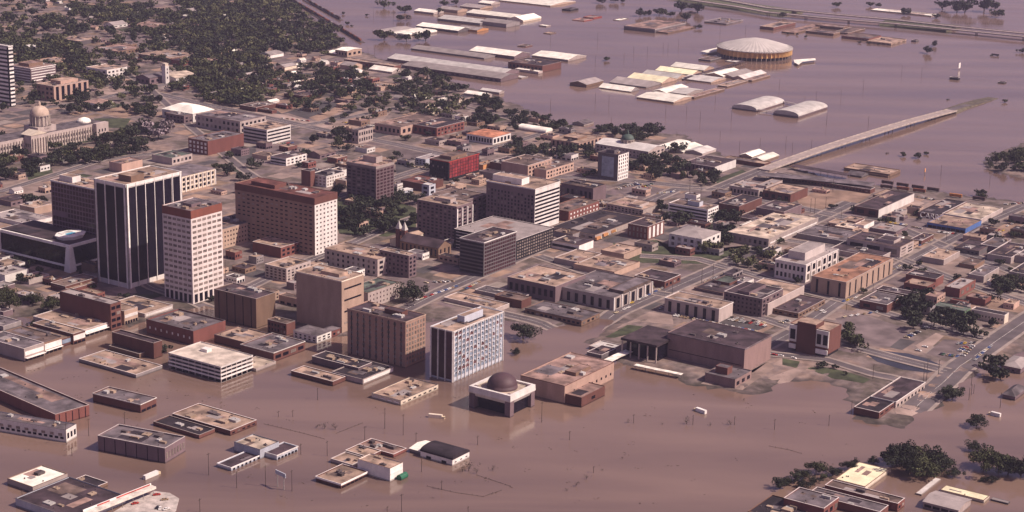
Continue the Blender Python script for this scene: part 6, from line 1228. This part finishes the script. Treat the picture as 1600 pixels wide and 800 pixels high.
TT('02', (800, 105, 70), (855, 100, 50), (920, 95, 70), (950, 95, 60), (990, 105, 50), (1090, 130, 70), (1060, 70, 80), (1160, 80, 80), (545, 20, 60), (640, 15, 60), (590, 380, 40), (1175, 180, 40), (690, 15, 30), (1120, 60, 60), kind='a', k=0, land=False)
TT('03', (1000, 335, 60), (1040, 290, 45), (1090, 60, 80), (1180, 80, 90), (1230, 80, 110), (1350, 75, 120), (1420, 60, 60), (1590, 330, 40), (1450, 110, 70), (1050, 115, 40), (850, 95, 60), (430, 45, 50), (1400, 350, 15), (1435, 350, 15), (125, 215, 20), (180, 220, 20), (235, 235, 20), (570, 270, 20), (630, 275, 20), (690, 280, 20), (1480, 640, 30), (1120, 625, 15), (100, 110, 50), (640, 40, 40), (690, 45, 40), kind='a', k=0, land=False)
TT('01', (545, 90, 25), (570, 155, 30), (595, 165, 15), (800, 50, 70), (930, 80, 70), (900, 130, 60), (940, 260, 70), (1060, 255, 90), (800, 250, 90), (1140, 85, 50), (1250, 30, 50), (690, 100, 20), (1180, 40, 50), kind='a', k=1, land=False)
# residential hills: houses between the trees
HOUSEM = []
def house_proto(nm, wl, rf):
    r = empty('house', (0, 0, -50)); m = MB(); a, b, h = 6.5, 4.6, 4.2; m.box(-a, -b, -1, a, b, h); m.add([(-a, -b, h), (-a, b, h), (-a, 0, h + 2.4), (a, -b, h), (a, b, h), (a, 0, h + 2.4)], [(0, 1, 2), (3, 5, 4)]); ob('wall', m, wm(wl), r)
    m = MB(); e = .5
    for s in (-1, 1): m.add([(-a - e, s * (b + e), h - .25), (a + e, s * (b + e), h - .25), (a + e, 0, h + 2.6), (-a - e, 0, h + 2.6)], [(0, 1, 2, 3)])
    ob('roof', m, wm(rf), r); m = MB(); m.box(-4, -b - .1, 1, -2.6, -b + .1, 2.6); m.box(2.6, -b - .1, 1, 4, -b + .1, 2.6); m.box(-.5, -b - .1, 0, .5, -b + .1, 2.3); ob('windows_and_door', m, GLASS, r); return (r, nm)
for nm, wl, rf in (('white house with grey roof', 'white', 'rlgrey'), ('cream house with brown roof', 'cream', 'rbrown'), ('white house with pale roof', 'white', 'rwhite'), ('brick house with dark roof', 'brick', 'rmauve'), ('tan house with pink roof', 'tan', 'rpink')): HOUSEM.append(house_proto(nm, wl, rf))
hu = set()
def houses(tl, poly, n, sep=20):
    for x, y in scatter_pts(tl, poly, n, sep):
        i = random.choices(range(5), (5, 2, 4, 1, 2))[0]; r, nm = HOUSEM[i]; o = copy_tree(r) if i in hu else r; hu.add(i); o.location = (x, y, gz(x, y)); o.rotation_euler = (0, 0, GANG + random.choice((0, math.pi / 2))); tag(o, nm, 'house', 'houses among the trees'); FOOT.append((x, y, 8, 13, 10, 0))
houses('00', [(880, 180), (1250, 60), (1600, 100), (1600, 620), (1350, 540), (1200, 440)], 44); houses('00', [(450, 100), (900, 60), (880, 160), (460, 210)], 10); houses('01', [(-20, 350), (500, 370), (720, 440), (700, 560), (150, 560), (-20, 640)], 16, 24); houses('01', [(850, 440), (1250, 520), (1300, 600), (1250, 740), (900, 660)], 10, 24)
houses('00', [(0, -60), (1600, -160), (1600, 60), (800, 80), (300, 60)], 50, 26); houses('10', [(-60, 340), (60, 330), (120, 420), (-60, 430)], 2)
# the wooded hills beyond: past counting
def woods(polys, label, lights=0):
    arr = []
    for tl, poly, n, sep, wd in polys:
        for x, y in scatter_pts(tl, poly, n, sep):
            V = CR_S[random.randrange(2)] if False else CR_A[random.randrange(6)][: 4 * 150]; r = wd * random.uniform(.7, 1.7) / 2; a = random.uniform(0, 6.28); c, s = math.cos(a), math.sin(a)
            Q = V * 1.0; ctr = Q.reshape(-1, 4, 3).mean(1, keepdims=True); Q = (ctr + (Q.reshape(-1, 4, 3) - ctr) * 1.45).reshape(-1, 3)
            Q = np.stack([Q[:, 0] * c - Q[:, 1] * s, Q[:, 0] * s + Q[:, 1] * c, Q[:, 2]], 1) * r + [x, y, gz(x, y) + r * .7]; arr.append(Q)
    for k, lf in enumerate((0, 1, 2)):
        part = arr[k::3] if k < 2 else arr[2::3]
    V = np.concatenate(arr); me = quadmesh('woods', V, LEAF[0]); me.materials.append(LEAF[1]); me.materials.append(LEAF[2]); n = len(me.polygons); idx = np.repeat(rng.choice([0, 0, 0, 1, 1, 1, 2], len(arr)), len(arr[0]) // 4)[:n]; me.polygons.foreach_set('material_index', idx.astype(np.int32)); me.update()
    o = bpy.data.objects.new('woods', me); COL.objects.link(o); o['kind'] = 'stuff'; o['label'] = label; o['category'] = 'woods'
woods([('00', [(-300, -330), (1700, -450), (1700, -100), (760, 0), (720, 90), (480, 100), (450, 200), (200, 260), (-100, 260), (-300, 100)], 800, 7.5, 16), ('01', [(-500, -200), (160, -120), (200, 0), (390, 150), (520, 240), (530, 300), (430, 350), (150, 340), (0, 300), (-300, 200), (-500, 60)], 620, 7, 15)], 'dense dark woods covering the hills beyond the town')
woods([('00', [(-60, 120), (900, 60), (1700, 150), (1650, 700), (1000, 600), (600, 560), (-60, 480)], 400, 9, 14), ('00', [(900, 180), (1250, 20), (1600, 60), (1700, 300), (1620, 620), (1350, 560), (1200, 440), (940, 330)], 420, 8, 14), ('00', [(-60, 250), (120, 260), (380, 240), (600, 380), (560, 470), (370, 450), (60, 500), (-60, 400)], 150, 8, 14), ('00', [(450, 60), (950, 40), (900, 180), (600, 130)], 120, 8, 13), ('00', [(1150, 470), (1600, 620), (1640, 700), (1300, 640)], 80, 8, 14), ('01', [(0, 420), (160, 420), (700, 430), (760, 600), (100, 620)], 80, 9, 13), ('01', [(1050, 440), (1300, 560), (1250, 740), (900, 660)], 60, 9, 12), ('00', [(0, 500), (600, 480), (900, 560), (1000, 740), (600, 700), (0, 720)], 70, 9, 13), ('01', [(0, 560), (900, 560), (1280, 700), (1000, 760), (200, 700)], 50, 12, 12)], 'scattered neighbourhood trees between the hillside houses')

# small buildings filling the blocks
def fillers(tl, poly, n, sep=26, far=False):
    for x, y in scatter_pts(tl, poly, n * 3, sep):
        if n <= 0: break
        W_, D_ = random.uniform(9, 22), random.uniform(9, 26); rr = math.hypot(W_, D_) / 2
        if near_street(x, y, rr * .85 + 2) or hit(x, y, rr * .8) or float(sdist([x], [y])[0]) < 12: continue
        n -= 1; h = random.uniform(4, 8.5); wl = random.choice(('conc', 'dbrick', 'brick', 'mauve', 'tan', 'white', 'grey', 'pink', 'brown')); rf = random.choice(('rtan', 'rgrey', 'rmauve', 'rdark', 'rbrown', 'rlgrey', 'rpink', 'rtan')); root = empty('shop_building', (x, y, 1.6), GANG)
        ob('wall', prism(W_, D_, -1, h, .5), wm(wl), root); m = MB(); m.box(-W_ / 2 + .25, -D_ / 2 + .25, h - 1, W_ / 2 - .25, D_ / 2 - .25, h - .5); ob('roof', m, wm(rf), root); clutter(root, W_, D_, h - .5, random.randrange(1, 4), int(x * 7 + y))
        facade(random.choice(('-', 'g1x4:.5,.4', 'o3:2.2,.6')), root, 'l', W_, D_, 0, h); facade(random.choice(('g1x3:.5,.4', 'o3:2.4,.7', 'g2x4:.4,.45' if h > 6 else '-')), root, 'r', W_, D_, 0, h)
        cn = {'conc': 'concrete', 'dbrick': 'dark brick', 'brick': 'red brick', 'mauve': 'grey-mauve', 'tan': 'tan', 'white': 'white', 'grey': 'dark grey', 'pink': 'pinkish', 'brown': 'brown'}[wl]; rn = {'rtan': 'tan', 'rgrey': 'grey', 'rmauve': 'dark', 'rdark': 'black', 'rbrown': 'brown', 'rlgrey': 'pale', 'rpink': 'pinkish'}[rf]
        tag(root, '%s shop, %s roof' % (cn, rn), 'shop', 'small shops between the bigger buildings'); FOOT.append((x, y, rr, W_, D_, GANG))
fillers('f', [(700, 180), (1150, 280), (1600, 330), (1600, 540), (1250, 480), (1000, 420), (700, 420)], 60); fillers('f', [(280, 130), (560, 130), (900, 200), (900, 290), (500, 300), (280, 260)], 42); fillers('f', [(0, 400), (330, 400), (560, 420), (560, 480), (200, 490), (0, 470)], 26)
fillers('f', [(0, 250), (120, 250), (80, 300), (60, 400), (0, 400)], 10); fillers('f', [(120, 60), (500, 90), (640, 150), (300, 130)], 20); fillers('f', [(330, 300), (560, 300), (700, 380), (640, 440), (430, 440)], 14)
fillers('f', [(1380, 330), (1640, 340), (1640, 560), (1500, 520), (1380, 420)], 26, 20); fillers('f', [(1000, 300), (1400, 330), (1400, 470), (1050, 420)], 22, 20)
def loose_cars(poly, n):
    for x, y in scatter_pts('f', poly, n, 7):
        if float(sdist([x], [y])[0]) > 10: car((x, y), GANG + random.choice((0, math.pi / 2)), z=gz(x, y) + .25)
for a, b, w_ in list(STRS):
    if random.random() < .55:
        d = b - a; n = int(d.length / 45)
        for i in range(n):
            t = random.random(); s_ = random.choice((-1, 1)); p = a + d * t + Vector((-d.y, d.x)).normalized() * s_ * (w_ / 2 - 1.6); q = proj((p.x, p.y, 1.6))
            if q[1] > 180 and 0 < q[0] < 1600 and float(sdist([p.x], [p.y])[0]) > 12: car((p.x, p.y), math.atan2(d.y, d.x), z=gz(p.x, p.y) + .55)
SCAT('f', [(0, 400), (330, 420), (560, 430), (300, 490), (0, 470)], 14, 8, 12); SCAT('f', [(1000, 300), (1600, 350), (1600, 530), (1200, 480)], 40, 8, 18); SCAT('f', [(500, 150), (900, 210), (1000, 290), (560, 300)], 40, 9, 16, 0)
plant_trees()
def debris():
    m = MB(); R = random.Random(5)
    for tl, pts, n in (('f', [(340, 640), (900, 600), (1330, 620), (1350, 720), (1000, 790), (300, 790)], 70), ('f', [(600, 30), (1550, 100), (1500, 240), (1100, 200), (800, 150)], 60), ('f', [(0, 570), (260, 560), (420, 600), (200, 700), (0, 700)], 50)):
        for x, y in scatter_pts(tl, pts, n, 6):
            if float(sdist([x], [y])[0]) > -6: continue
            for _ in range(R.randrange(1, 5)):
                a = R.uniform(0, 3.14); l = R.uniform(.3, .9); px, py = x + R.uniform(-3, 3), y + R.uniform(-3, 3); dx, dy = l * math.cos(a), l * math.sin(a); m.add([(px - dx, py - dy, .02), (px + dx, py + dy, .02), (px + dx - dy * .3, py + dy + dx * .3, .3), (px - dx - dy * .3, py - dy + dx * .3, .25)], [(0, 1, 2, 3)])
    o = ob('floating_debris', m, WOODP); o['kind'] = 'stuff'; o['category'] = 'debris'; o['label'] = 'scattered bits of driftwood and rubbish floating on the flood'
debris()
# ---------------------------------------------------------------- the air
hz = MB(); hz.box(-9000, -400, -20, 9000, 12000, 560); ho = ob('haze', hz); ho['kind'] = 'stuff'; hm = bpy.data.materials.new('haze'); hm.use_nodes = True; hn = hm.node_tree; hn.nodes.clear()
pv = hn.nodes.new('ShaderNodeVolumePrincipled'); pv.inputs['Color'].default_value = (.74, .70, 1.0, 1); pv.inputs['Density'].default_value = HAZE_D; pv.inputs['Anisotropy'].default_value = .2
mo = hn.nodes.new('ShaderNodeOutputMaterial'); hn.links.new(pv.outputs[0], mo.inputs['Volume']); ho.data.materials.append(hm)


# ---------------------------------------------------------------- which one is it: a place for every label still open
def place_labels():
    bpy.context.view_layer.update(); ORD = ['nearest', 'second nearest', 'third nearest', 'fourth nearest', 'fifth nearest', 'sixth nearest', 'seventh nearest', 'eighth nearest', 'ninth nearest', 'tenth nearest', 'eleventh nearest', 'twelfth nearest', 'thirteenth nearest', 'fourteenth nearest', 'fifteenth nearest', 'sixteenth nearest', 'seventeenth nearest', 'eighteenth nearest']; bins = {}
    for o, d in PENDING:
        x, y = proj(o.location); lm, (lx, ly) = min(LMS, key=lambda q: math.hypot(x - q[1][0], (y - q[1][1]) * 1.6)); dy = y - ly; dx = x - lx
        rel = 'beside' if abs(dx) > abs(dy) * 1.3 else ('in front of' if dy > 0 else 'behind')
        bins.setdefault((d, lm, rel), []).append((math.hypot(dx, dy * 1.6), o))
    for (d, lm, rel), l in bins.items():
        l.sort(key=lambda q: q[0])
        for i, (_, o) in enumerate(l):
            if len(l) == 1: o['label'] = '%s %s the %s' % (d, rel, lm)
            elif i < len(ORD): o['label'] = '%s, %s %s the %s' % (d, ORD[i], rel, lm)
            else: o['label'] = '%s, farther %s the %s' % (d, rel, lm); o['group'] = o.get('group') or d + 's'
place_labels()
for o in bpy.data.objects:
    if 'dims' in o: del o['dims']
